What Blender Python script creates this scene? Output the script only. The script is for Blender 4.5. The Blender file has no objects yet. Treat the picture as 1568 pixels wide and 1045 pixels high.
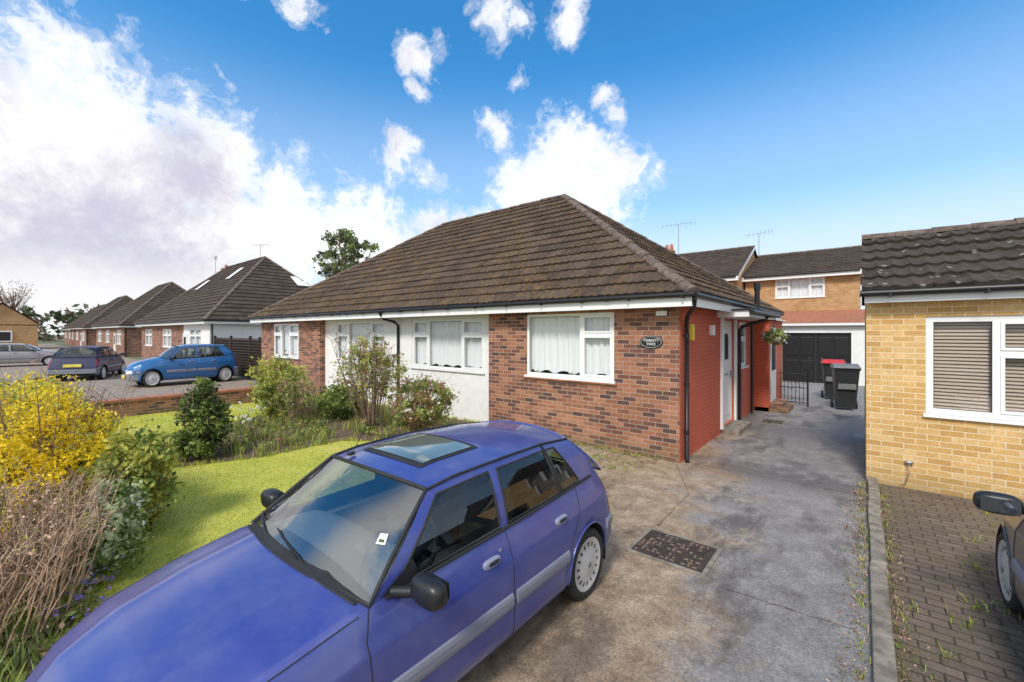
import bpy, math, random
import numpy as np
from mathutils import Vector, Matrix
random.seed(7); rng=np.random.default_rng(7)
scene=bpy.context.scene
R=math.radians

# ------------------------------------------------------------------ materials
class NT:
    def __init__(s,name):
        s.m=bpy.data.materials.new(name); s.m.use_nodes=True
        s.t=s.m.node_tree; s.n=s.t.nodes; s.l=s.t.links
        s.b=s.n['Principled BSDF']; s.out=s.n['Material Output']
    def new(s,t,**k):
        n=s.n.new(t)
        for a,v in k.items(): setattr(n,a,v)
        return n
    def link(s,a,b): s.l.new(a,b)
    def coord(s,kind='Object'):
        return s.new('ShaderNodeTexCoord').outputs[kind]
    def scaled(s,vec,sc):
        n=s.new('ShaderNodeMapping'); n.inputs['Scale'].default_value=sc; s.link(vec,n.inputs['Vector']); return n.outputs[0]
    def noise(s,vec,scale,detail=4,rough=.55):
        n=s.new('ShaderNodeTexNoise'); n.inputs['Scale'].default_value=scale
        n.inputs['Detail'].default_value=detail; n.inputs['Roughness'].default_value=rough
        s.link(vec,n.inputs['Vector']); return n.outputs['Fac']
    def ramp(s,fac,stops):
        r=s.new('ShaderNodeValToRGB'); e=r.color_ramp.elements
        while len(e)<len(stops): e.new(.5)
        for i,(p,c) in enumerate(stops):
            e[i].position=p; e[i].color=(*c,1) if len(c)==3 else c
        s.link(fac,r.inputs['Fac']); return r.outputs['Color']
    def mix(s,fac,a,b,mode='MIX'):
        m=s.new('ShaderNodeMix',data_type='RGBA',blend_type=mode)
        for sock,v in ((m.inputs[0],fac),(m.inputs[6],a),(m.inputs[7],b)):
            if hasattr(v,'links'): s.link(v,sock)
            elif isinstance(v,(int,float)): sock.default_value=v
            else: sock.default_value=(*v,1)
        return m.outputs[2]
    def math(s,op,a,b=None,clamp=False):
        m=s.new('ShaderNodeMath',operation=op,use_clamp=clamp)
        for i,v in enumerate((a,b)):
            if v is None: continue
            if hasattr(v,'links'): s.link(v,m.inputs[i])
            else: m.inputs[i].default_value=v
        return m.outputs[0]
    def bump(s,h,strength=.3,dist=.01):
        b=s.new('ShaderNodeBump'); b.inputs['Strength'].default_value=strength
        b.inputs['Distance'].default_value=dist; s.link(h,b.inputs['Height'])
        s.link(b.outputs[0],s.b.inputs['Normal']); return b
    def base(s,c):
        if hasattr(c,'links'): s.link(c,s.b.inputs['Base Color'])
        else: s.b.inputs['Base Color'].default_value=(*c,1)

def simple(name,c,rough=.6,metal=0,var=.15,scale=6,coat=0,bump=0,bscale=60,spec=.5):
    m=NT(name); o=m.coord()
    f=m.noise(o,scale)
    lo=tuple(x*(1-var) for x in c); hi=tuple(min(1,x*(1+var)) for x in c)
    m.base(m.ramp(f,[(.3,lo),(.7,hi)]))
    m.b.inputs['Roughness'].default_value=rough; m.b.inputs['Metallic'].default_value=metal
    m.b.inputs['Coat Weight'].default_value=coat; m.b.inputs['Coat Roughness'].default_value=.03
    m.b.inputs['Specular IOR Level'].default_value=spec
    if bump: m.bump(m.noise(o,bscale,5),bump,.01)
    return m.m

def brick(name,cols,mortar,bump=.6,paint=None,bw=.235,rh=.078,stain=.5):
    m=NT(name); o=m.coord()
    sp=m.new('ShaderNodeSeparateXYZ'); m.link(o,sp.inputs[0])
    u=m.math('ADD',sp.outputs[0],sp.outputs[1])
    cb=m.new('ShaderNodeCombineXYZ'); m.link(u,cb.inputs[0]); m.link(sp.outputs[2],cb.inputs[1])
    bt=m.new('ShaderNodeTexBrick'); m.link(cb.outputs[0],bt.inputs['Vector'])
    bt.inputs['Scale'].default_value=1; bt.inputs['Brick Width'].default_value=bw
    bt.inputs['Row Height'].default_value=rh; bt.inputs['Mortar Size'].default_value=.006
    bt.inputs['Mortar Smooth'].default_value=.2; bt.inputs['Bias'].default_value=0
    bt.inputs['Color1'].default_value=(0,0,0,1); bt.inputs['Color2'].default_value=(1,1,1,1)
    bt.inputs['Mortar'].default_value=(.5,.5,.5,1)
    n=m.noise(o,5,5); nf=m.noise(o,70,3); nl=m.noise(o,1.1,5,.6)
    if paint is None:
        c=m.ramp(bt.outputs['Color'],cols)
        c=m.mix(.6,c,m.ramp(nf,[(.3,(.5,.5,.5)),(.7,(1.15,1.15,1.15))]),'MULTIPLY')
        c=m.mix(.45,c,m.ramp(n,[(.3,(.62,.60,.58)),(.7,(1.05,1.05,1.05))]),'MULTIPLY')
        c=m.mix(bt.outputs['Fac'],c,mortar)
        c=m.mix(stain,c,m.ramp(nl,[(.35,(.72,.70,.68)),(.65,(1.06,1.06,1.06))]),'MULTIPLY')
        g=m.new('ShaderNodeMapRange'); m.link(sp.outputs[2],g.inputs[0])
        g.inputs[1].default_value=.0; g.inputs[2].default_value=.30; g.inputs[3].default_value=.5; g.inputs[4].default_value=0
        c=m.mix(m.math('MULTIPLY',g.outputs[0],m.ramp(n,[(.3,(.5,)*3),(.6,(1.2,)*3)])),c,(.15,.13,.06))
    else:
        c=m.mix(.4,paint,m.ramp(n,[(.3,(.75,.7,.65)),(.7,(1,1,1))]),'MULTIPLY')
        c=m.mix(m.math('MULTIPLY',bt.outputs['Fac'],.35),c,tuple(x*.5 for x in paint))
    m.base(c); m.b.inputs['Roughness'].default_value=.85
    h=m.math('SUBTRACT',m.math('MULTIPLY',nf,.3),bt.outputs['Fac'])
    m.bump(h,bump,.008)
    return m.m

def tiles(name,c1,c2,moss,mossamt=.5,lich=.45,lrad=.13):
    m=NT(name); o=m.coord(); uv=m.coord('UV')
    fl=m.new('ShaderNodeVectorMath',operation='FLOOR'); m.link(uv,fl.inputs[0])
    wn=m.new('ShaderNodeTexWhiteNoise',noise_dimensions='2D'); m.link(fl.outputs[0],wn.inputs['Vector'])
    c=m.mix(wn.outputs['Value'],c1,c2)
    n=m.noise(o,.8,8,.7); n2=m.noise(o,26,4,.7); n3=m.noise(o,7,6,.75)
    c=m.mix(.75,c,m.ramp(n2,[(.3,(.4,.4,.4)),(.7,(1.3,1.25,1.2))]),'MULTIPLY')
    mk=m.math('MULTIPLY',m.ramp(n,[(.40,(0,0,0)),(.62,(1,1,1))]),m.ramp(n3,[(.46,(0,0,0)),(.60,(1,1,1))]))
    c=m.mix(m.math('MULTIPLY',mk,mossamt),c,moss)
    vo=m.new('ShaderNodeTexVoronoi'); vo.inputs['Scale'].default_value=5; m.link(o,vo.inputs['Vector'])
    sp=m.ramp(m.math('ADD',vo.outputs['Distance'],m.math('MULTIPLY',n2,.3)),[(lrad+.05,(1,1,1)),(lrad+.14,(0,0,0))])
    c=m.mix(m.math('MULTIPLY',sp,lich),c,(.32,.31,.26))
    m.base(c); m.b.inputs['Roughness'].default_value=.95; m.b.inputs['Specular IOR Level'].default_value=.25; m.bump(n2,.5,.012)
    return m.m

def glassmat(name,tint=(.75,.8,.8),extra=.0,k=1.0):
    m=NT(name); tr=m.new('ShaderNodeBsdfTransparent'); tr.inputs[0].default_value=(*tint,1)
    gl=m.new('ShaderNodeBsdfGlossy'); gl.inputs['Roughness'].default_value=.02
    nz=m.noise(m.coord(),1.5,1); bp=m.new('ShaderNodeBump'); bp.inputs['Strength'].default_value=.02; m.link(nz,bp.inputs['Height'])
    m.link(bp.outputs[0],gl.inputs['Normal'])
    ge=m.new('ShaderNodeNewGeometry'); dt=m.new('ShaderNodeVectorMath',operation='DOT_PRODUCT')
    m.link(ge.outputs['Normal'],dt.inputs[0]); m.link(ge.outputs['Incoming'],dt.inputs[1])
    c=m.math('SUBTRACT',1,m.math('ABSOLUTE',dt.outputs['Value']),True)
    f=m.math('ADD',m.math('MULTIPLY',m.math('POWER',c,4.5),.9*k),.07+extra,True)
    mx=m.new('ShaderNodeMixShader'); m.link(f,mx.inputs[0]); m.link(tr.outputs[0],mx.inputs[1]); m.link(gl.outputs[0],mx.inputs[2])
    m.link(mx.outputs[0],m.out.inputs[0]); return m.m

def leafmat(name,c,var=.45,rough=.6):
    m=NT(name); o=m.coord(); n=m.noise(o,3,3); n2=m.noise(o,40,2)
    f=m.math('MULTIPLY',m.math('ADD',n,n2),.5)
    lo=tuple(x*(1-var) for x in c); hi=tuple(min(1,x*(1+var)) for x in c)
    m.base(m.ramp(f,[(.35,lo),(.62,hi)])); m.b.inputs['Roughness'].default_value=rough; m.b.inputs['Specular IOR Level'].default_value=.3
    tl=m.new('ShaderNodeBsdfTranslucent'); tl.inputs[0].default_value=(*[min(1,x*1.5) for x in c],1)
    mx=m.new('ShaderNodeMixShader'); mx.inputs[0].default_value=.35
    m.link(m.b.outputs[0],mx.inputs[1]); m.link(tl.outputs[0],mx.inputs[2]); m.link(mx.outputs[0],m.out.inputs[0])
    return m.m

M={}
M['brick']=brick('red_brick',[(0,(.10,.058,.055)),(.28,(.20,.082,.06)),(.6,(.39,.155,.085)),(1,(.47,.215,.125))],(.40,.33,.26))
M['ybrick']=brick('yellow_brick',[(0,(.63,.36,.115)),(.5,(.75,.46,.165)),(1,(.82,.55,.25))],(.74,.60,.40),.4,stain=.25)
M['obrick']=brick('orange_brick',[(0,(.50,.26,.10)),(1,(.64,.385,.17))],(.45,.36,.25),.4)
M['pbrick']=brick('painted_red_brick',None,None,.7,paint=(.60,.135,.07))
M['render']=simple('white_render',(.78,.77,.75),.85,var=.06,bump=.25,bscale=90)
M['white']=simple('white_upvc',(.82,.82,.81),.35,var=.03,scale=3)
M['soffit']=simple('painted_soffit',(.74,.73,.70),.6,var=.05)
M['black']=simple('black_plastic',(.014,.014,.015),.4,var=.2)
M['rubber']=simple('black_rubber',(.02,.02,.021),.75,var=.3)
M['tile']=tiles('concrete_roof_tiles',(.064,.047,.037),(.108,.080,.063),(.20,.12,.038),.7,.40,.12)
M['tile2']=tiles('dark_roof_tiles',(.050,.037,.032),(.080,.062,.053),(.17,.16,.10),.3,.9,.18)
M['tile3']=tiles('brown_roof_tiles',(.060,.044,.036),(.092,.070,.058),(.13,.10,.06),.3,.2,.05)
M['hip']=simple('ridge_tiles',(.135,.10,.08),.95,var=.5,scale=7,bump=.5)
M['glass']=glassmat('window_glass',(.97,.98,.98),.0)
M['cglass']=glassmat('car_glass',(.42,.47,.46),.03)
M['wglass']=glassmat('windscreen_glass',(.80,.85,.85),.20,1.0)
def curtmat():
    m=NT('net_curtain'); m.base((.86,.88,.90)); m.b.inputs['Roughness'].default_value=.9
    tl=m.new('ShaderNodeBsdfTranslucent'); tl.inputs[0].default_value=(.8,.82,.84,1); mx=m.new('ShaderNodeMixShader')
    mx.inputs[0].default_value=.88; m.link(tl.outputs[0],mx.inputs[1]); m.link(m.b.outputs[0],mx.inputs[2]); m.link(mx.outputs[0],m.out.inputs[0])
    return m.m
M['curtain']=curtmat()
M['blind']=simple('beige_blind',(.42,.33,.26),.7,var=.05)
M['dark']=simple('dark_interior',(.03,.028,.026),.9)
M['iron']=simple('cast_iron',(.050,.038,.030),.7,var=.4,scale=20)
M['wood']=simple('dark_timber',(.045,.03,.022),.8,var=.4,scale=12)
M['steel']=simple('galvanised_steel',(.35,.35,.36),.4,metal=.8)
M['chimney']=simple('terracotta',(.34,.13,.07),.85,var=.3)
M['stem']=simple('dry_stems',(.47,.31,.21),.9,var=.45,scale=9)
M['twig']=simple('brown_bark',(.21,.14,.10),.9,var=.4,scale=9)
M['yellow']=simple('yellow_alarm_box',(.75,.55,.05),.5)
M['red']=simple('red_lid',(.55,.02,.02),.4)
M['binb']=simple('bin_plastic',(.022,.023,.025),.5,var=.2)
M['binl']=simple('bin_lid',(.16,.16,.165),.5)
M['mirror']=simple('mirror_glass',(.25,.28,.30),.05,metal=.9,var=.02)

def driveway_mat():
    m=NT('driveway_concrete'); o=m.coord(); sp=m.new('ShaderNodeSeparateXYZ'); m.link(o,sp.inputs[0])
    n=m.noise(o,.8,7,.68); n2=m.noise(o,55,5,.75); n3=m.noise(o,4,7,.72)
    c=m.ramp(n3,[(.3,(.185,.172,.168)),(.5,(.25,.235,.232)),(.72,(.34,.322,.318))])
    a=m.math('ADD',m.math('MULTIPLY',sp.outputs[0],-.60),m.math('MULTIPLY',n,2.6))
    a=m.math('SUBTRACT',a,m.math('MULTIPLY',sp.outputs[1],.12))
    k=m.ramp(m.math('SUBTRACT',a,1.25),[(.0,(0,0,0)),(.40,(1,1,1))])
    c=m.mix(m.math('MULTIPLY',k,.85),c,m.ramp(n3,[(.3,(.20,.125,.075)),(.5,(.35,.25,.155)),(.72,(.54,.42,.29))]))
    d=m.ramp(m.noise(m.scaled(o,(1.,.45,1)),1.5,7,.7),[(.51,(0,0,0)),(.60,(1,1,1))])
    c=m.mix(m.math('MULTIPLY',d,.55),c,(.085,.068,.060))
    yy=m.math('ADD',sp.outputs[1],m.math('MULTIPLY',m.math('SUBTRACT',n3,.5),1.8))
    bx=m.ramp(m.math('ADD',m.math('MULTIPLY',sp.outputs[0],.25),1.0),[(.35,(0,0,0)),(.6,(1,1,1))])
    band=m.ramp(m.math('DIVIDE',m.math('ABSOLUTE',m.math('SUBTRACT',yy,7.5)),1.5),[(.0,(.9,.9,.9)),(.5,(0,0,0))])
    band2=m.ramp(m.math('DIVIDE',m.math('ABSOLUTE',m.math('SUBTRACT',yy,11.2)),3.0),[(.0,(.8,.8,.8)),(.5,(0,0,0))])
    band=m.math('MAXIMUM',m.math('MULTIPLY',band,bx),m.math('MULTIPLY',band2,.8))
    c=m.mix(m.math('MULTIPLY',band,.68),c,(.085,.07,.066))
    c=m.mix(.75,c,m.ramp(n2,[(.32,(.38,.38,.38)),(.66,(1.4,1.4,1.4))]),'MULTIPLY')
    for sc,th,am in ((9,.12,.7),(26,.15,.5)):
        vo=m.new('ShaderNodeTexVoronoi'); vo.inputs['Scale'].default_value=sc; m.link(o,vo.inputs['Vector'])
        s2=m.ramp(m.math('ADD',vo.outputs['Distance'],m.math('MULTIPLY',n3,.25)),[(th+.01,(1,1,1)),(th+.05,(0,0,0))])
        c=m.mix(m.math('MULTIPLY',s2,am),c,(.56,.53,.50))
    m.base(c); m.link(m.ramp(m.math('MAXIMUM',d,band),[(0,(.8,)*3),(1,(.32,)*3)]),m.b.inputs['Roughness'])
    m.bump(n2,.7,.014); return m.m
M['drive']=driveway_mat()
def pave_mat(name,c1,c2,mort,bw,rh,scale=1):
    m=NT(name); o=m.coord(); bt=m.new('ShaderNodeTexBrick'); m.link(o,bt.inputs['Vector'])
    bt.inputs['Scale'].default_value=scale; bt.inputs['Brick Width'].default_value=bw; bt.inputs['Row Height'].default_value=rh
    bt.inputs['Mortar Size'].default_value=.007; bt.inputs['Color1'].default_value=(*c1,1); bt.inputs['Color2'].default_value=(*c2,1)
    bt.inputs['Mortar'].default_value=(*mort,1)
    n=m.noise(o,2,6,.7); nf=m.noise(o,50,4,.7)
    c=m.mix(.7,bt.outputs['Color'],m.ramp(nf,[(.3,(.5,.5,.5)),(.7,(1.3,1.3,1.3))]),'MULTIPLY')
    c=m.mix(m.ramp(n,[(.48,(0,0,0)),(.72,(.6,.6,.6))]),c,(.13,.115,.04))
    m.base(c); m.b.inputs['Roughness'].default_value=.85
    m.bump(m.math('SUBTRACT',m.math('MULTIPLY',nf,.4),bt.outputs['Fac']),.6,.01); return m.m
M['paver']=pave_mat('block_paving',(.13,.094,.074),(.18,.135,.105),(.05,.042,.025),.2,.1)
M['slab']=pave_mat('paving_slabs',(.32,.26,.18),(.37,.30,.21),(.09,.085,.03),.6,.6)
M['npave']=pave_mat('neighbour_paving',(.29,.23,.19),(.35,.28,.23),(.2,.16,.13),.4,.2)
M['kerb']=simple('mossy_kerb',(.22,.19,.155),.9,var=.5,scale=9,bump=.6)
M['asphalt']=simple('asphalt',(.06,.06,.062),.9,var=.25,scale=30,bump=.4)
M['soil']=simple('soil',(.12,.08,.052),.95,var=.5,scale=14,bump=.9,bscale=25)
M['ground']=simple('ground_earth',(.13,.14,.075),.95,var=.3,scale=.3)
def lawnmat():
    m=NT('lawn_turf'); o=m.coord(); n=m.noise(o,1.1,5,.6); n2=m.noise(o,35,5,.7)
    c=m.ramp(n,[(.3,(.34,.38,.05)),(.55,(.48,.47,.085)),(.75,(.58,.50,.15))])
    c=m.mix(.5,c,m.ramp(n2,[(.3,(.6,.6,.6)),(.7,(1.2,1.2,1.2))]),'MULTIPLY')
    m.base(c); m.b.inputs['Roughness'].default_value=.9; m.bump(n2,.5,.02); return m.m
M['lawn']=lawnmat()
M['g1']=leafmat('grass_blades_light',(.60,.60,.10),.3); M['g2']=leafmat('grass_blades_dark',(.38,.45,.07),.3); M['g3']=leafmat('grass_blades_straw',(.66,.54,.22),.3)
M['lf_dark']=leafmat('leaf_dark',(.055,.08,.028)); M['lf_mid']=leafmat('leaf_mid',(.13,.18,.045)); M['lf_light']=leafmat('leaf_light',(.29,.34,.09))
M['lf_yel']=leafmat('forsythia_flowers',(.88,.60,.03),.2); M['lf_var']=leafmat('leaf_yellow_green',(.47,.45,.10))
M['lf_pink']=leafmat('leaf_bronze',(.36,.22,.145)); M['lf_pale']=leafmat('leaf_pale_green',(.38,.44,.26)); M['flw']=leafmat('white_flowers',(.75,.74,.68),.1)
M['flp']=leafmat('purple_flowers',(.24,.18,.5),.2); M['lf_grey']=leafmat('leaf_grey_green',(.13,.14,.085))

# ------------------------------------------------------------------ mesh builder
def empty(name,loc=(0,0,0)):
    e=bpy.data.objects.new(name,None); e.location=loc; scene.collection.objects.link(e); e.empty_display_size=.3; return e
class MB:
    def __init__(s): s.v=[];s.f=[];s.mi=[];s.mats=[];s.sm=[]
    def m(s,mat):
        if isinstance(mat,str): mat=M[mat]
        if mat not in s.mats: s.mats.append(mat)
        return s.mats.index(mat)
    def face(s,pts,mat,smooth=False):
        b=len(s.v); s.v+= [tuple(p) for p in pts]; s.f.append(tuple(range(b,b+len(pts)))); s.mi.append(s.m(mat)); s.sm.append(smooth)
    def box(s,x0,x1,y0,y1,z0,z1,mat):
        x0,x1=min(x0,x1),max(x0,x1); y0,y1=min(y0,y1),max(y0,y1); z0,z1=min(z0,z1),max(z0,z1)
        b=len(s.v); s.v+=[(x0,y0,z0),(x1,y0,z0),(x1,y1,z0),(x0,y1,z0),(x0,y0,z1),(x1,y0,z1),(x1,y1,z1),(x0,y1,z1)]
        k=s.m(mat)
        for f in ((0,3,2,1),(4,5,6,7),(0,1,5,4),(1,2,6,5),(2,3,7,6),(3,0,4,7)):
            s.f.append(tuple(b+i for i in f)); s.mi.append(k); s.sm.append(False)
        return s
    def grid(s,P,mat,smooth=True,closed=False,flip=False):
        n=len(P); c=len(P[0]); b=len(s.v)
        for r in P: s.v+=[tuple(p) for p in r]
        for i in range(n-1):
            for j in range(c-1 if not closed else c):
                j2=(j+1)%c
                mm=mat(i,j) if callable(mat) else mat
                if mm is None: continue
                q=(b+i*c+j,b+i*c+j2,b+(i+1)*c+j2,b+(i+1)*c+j)
                s.f.append(q[::-1] if flip else q); s.mi.append(s.m(mm)); s.sm.append(smooth)
        return s
    def tube(s,pts,r,mat,n=8,cap=True,closed=False):
        pts=[Vector(p) for p in pts]; N=len(pts); rows=[]
        rr=r if isinstance(r,(list,tuple)) else [r]*N
        up=None
        for i,p in enumerate(pts):
            if closed: t=pts[(i+1)%N]-pts[i-1]
            else: t=pts[min(i+1,N-1)]-pts[max(i-1,0)]
            if t.length<1e-9: t=Vector((0,0,1))
            t.normalize()
            if up is None: up=Vector((0,0,1)) if abs(t.z)<.9 else Vector((1,0,0))
            a=t.cross(up)
            if a.length<1e-4: a=t.cross(Vector((1,.3,0)))
            a.normalize(); b2=a.cross(t).normalized(); up=b2
            rows.append([p+(a*math.cos(2*math.pi*k/n)+b2*math.sin(2*math.pi*k/n))*rr[i] for k in range(n)])
        if closed: rows.append(rows[0])
        s.grid(rows,mat,True,True)
        if cap and not closed:
            s.face(rows[0],mat); s.face(rows[-1][::-1],mat)
        return s
    def lathe(s,c,prof,mat,seg=32,axis='x'):
        rows=[]
        for (o,r) in prof:
            row=[]
            for k in range(seg):
                a=2*math.pi*k/seg
                if axis=='x': row.append((c[0]+o,c[1]+r*math.cos(a),c[2]+r*math.sin(a)))
                else: row.append((c[0]+r*math.cos(a),c[1]+r*math.sin(a),c[2]+o))
            rows.append(row)
        return s.grid(rows,mat,True,True)
    def blob(s,c,r,mat,pw=.7,nu=14,nv=10):
        rows=[]
        sg=lambda x:math.copysign(abs(x)**pw,x)
        for i in range(nv+1):
            ph=-math.pi/2+math.pi*i/nv
            rows.append([(c[0]+r[0]*sg(math.cos(ph))*sg(math.cos(2*math.pi*k/nu)),c[1]+r[1]*sg(math.cos(ph))*sg(math.sin(2*math.pi*k/nu)),c[2]+r[2]*sg(math.sin(ph))) for k in range(nu)])
        return s.grid(rows,mat,True,True)
    def make(s,name,parent=None,bevel=0,uv=None):
        me=bpy.data.meshes.new(name); me.from_pydata(s.v,[],s.f)
        for m_ in s.mats: me.materials.append(m_)
        me.polygons.foreach_set('material_index',s.mi); me.polygons.foreach_set('use_smooth',s.sm)
        if uv is not None:
            l=me.uv_layers.new(name='UVMap')
            idx=np.empty(len(me.loops),dtype=np.int32); me.loops.foreach_get('vertex_index',idx)
            l.data.foreach_set('uv',np.array(uv,dtype=np.float32)[idx].ravel())
        me.update()
        o=bpy.data.objects.new(name,me); scene.collection.objects.link(o)
        if parent: o.parent=parent
        if bevel:
            b=o.modifiers.new('bevel','BEVEL'); b.width=bevel; b.segments=2; b.limit_method='ANGLE'
        return o
def npmesh(name,V,F,mats,mi,parent=None):
    V=np.asarray(V,dtype=np.float32); F=np.asarray(F,dtype=np.int32); k=F.shape[1]
    me=bpy.data.meshes.new(name); me.vertices.add(len(V)); me.vertices.foreach_set('co',V.ravel())
    me.loops.add(F.size); me.loops.foreach_set('vertex_index',F.ravel())
    me.polygons.add(len(F)); me.polygons.foreach_set('loop_start',np.arange(0,F.size,k,dtype=np.int32))
    for m_ in mats: me.materials.append(M[m_] if isinstance(m_,str) else m_)
    me.polygons.foreach_set('material_index',np.asarray(mi,dtype=np.int32))
    me.update(calc_edges=True); me.validate()
    o=bpy.data.objects.new(name,me); scene.collection.objects.link(o)
    if parent: o.parent=parent
    return o

# ------------------------------------------------------------------ roofs
def slope(mb,uvs,A,B,C,D,mat='tile',tw=.33,dt=.345,ds=.036,wave=.02,row_off=0,lip=.034):
    A,B,C,D=map(Vector,(A,B,C,D)); U=(B-A); L=U.length; U.normalize()
    w=D-A; sl=w.dot(U); V=w-U*sl; T=V.length; V.normalize(); Nn=U.cross(V)
    srr=(C-A).dot(U); nr=max(1,round(T/dt)); dt=T/nr
    nc=max(2,int(L/ds)); ss=np.linspace(0,L,nc+1)
    for i in range(nr):
        t0=i*dt; t1=(i+1)*dt
        rowj=np.array([random.uniform(-.005,.007) for _ in range(int(L/tw)+3)])
        rows=[]
        for t,o in ((t0,-.02),(t0,lip),(t1,.006)):
            l=sl*t/T; r=L+(srr-L)*t/T
            row=[]
            for s_ in ss:
                sc=min(max(s_,l),r)
                wv=wave*max(0,math.cos(2*math.pi*(s_/(tw*.5))))**.8 if wave and o>-.01 else 0
                off=o+wv+(rowj[int(s_/tw)] if o>-.01 else 0)
                p=A+U*sc+V*t+Nn*off
                row.append(p); uvs.append((s_/tw+.37*(i%2),i+.5+row_off))
            rows.append(row)
        def mf(a,b,rows=rows):
            if (rows[0][b]-rows[0][b+1]).length<1e-5 and (rows[2][b]-rows[2][b+1]).length<1e-5: return None
            return mat
        mb.grid(rows,mf,False)
def ridge(mb,p,q,mat='hip',r=.11,step=.42,lift=.03):
    p,q=Vector(p),Vector(q); d=(q-p); L=d.length; d.normalize(); n=max(1,int(L/step))
    side=d.cross(Vector((0,0,1))).normalized(); up=side.cross(d).normalized()
    for i in range(n):
        a=p+d*(L*i/n); b=p+d*(L*(i+1)/n+.02)
        rows=[]; j=random.uniform(-.008,.008)
        for pt,rr in ((a,r*1.08),(a,r*1.1),(b,r*.95)):
            rows.append([pt+up*(lift-.05+j)+(side*math.cos(math.pi*k/8)*rr+up*math.sin(math.pi*k/8)*rr*.8) for k in range(9)])
        mb.grid(rows,mat,False); mb.face([rows[0][k] for k in range(9)],mat)

def hip_roof(parent,x0,x1,y0,y1,ze,rx0,rx1,ry,zr,mat='tile',fine=True):
    k=dict(mat=mat,lip=.045) if fine else dict(mat=mat,ds=.3,wave=0,tw=.33,lip=.05)
    kb=dict(mat=mat,ds=.3,wave=0)
    mb=MB(); uv=[]
    a=(x0,y0,ze);b=(x1,y0,ze);c=(x1,y1,ze);d=(x0,y1,ze);r0=(rx0,ry,zr);r1=(rx1,ry,zr)
    slope(mb,uv,a,b,r1,r0,**k); slope(mb,uv,b,c,r1,r1,row_off=60,**k)
    slope(mb,uv,c,d,r0,r1,row_off=120,**kb); slope(mb,uv,d,a,r0,r0,row_off=180,**kb)
    mb.make('roof_tiles',parent,uv=uv)
    rb=MB(); ridge(rb,r0,r1)
    for e,r in ((a,r0),(b,r1),(c,r1),(d,r0)): ridge(rb,e,r)
    rb.make('ridge_and_hip_tiles',parent)
    f=MB(); t=.022
    zb=ze-.215
    f.box(x0+.03,x1-.03,y0+.01,y0+.01+t,zb,ze-.03,'white'); f.box(x1-.03-t,x1-.03,y0+.034,y1-.034,zb,ze-.03,'white')
    f.box(x0+.03,x1-.03,y1-.01-t,y1-.01,zb,ze-.03,'white'); f.box(x0+.03,x0+.03+t,y0+.034,y1-.034,zb,ze-.03,'white')
    f.box(x0+.054,x1-.054,y0+.034,y1-.034,ze-.158,ze-.145,'soffit')
    f.make('fascia_and_soffit',parent)
    g=MB(); z=ze-.035
    def gut(p,q): g.tube([p,q],.042,'black',8)
    gut((x0,y0-.035,z),(x1+.03,y0-.035,z)); gut((x1+.015,y0,z),(x1+.015,y1,z)); gut((x0,y1,z),(x1,y1,z)); gut((x0,y0,z),(x0,y1,z))
    if fine:
        for x in np.arange(x0+.5,x1,.9): g.box(x-.015,x+.015,y0-.08,y0+.012,z-.055,z-.01,'black')
        for x in np.arange(x0+1.3,x1,3.0): g.tube([(x-.05,y0-.035,z),(x+.05,y0-.035,z)],.049,'black',8)
    g.make('gutters',parent)

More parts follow.
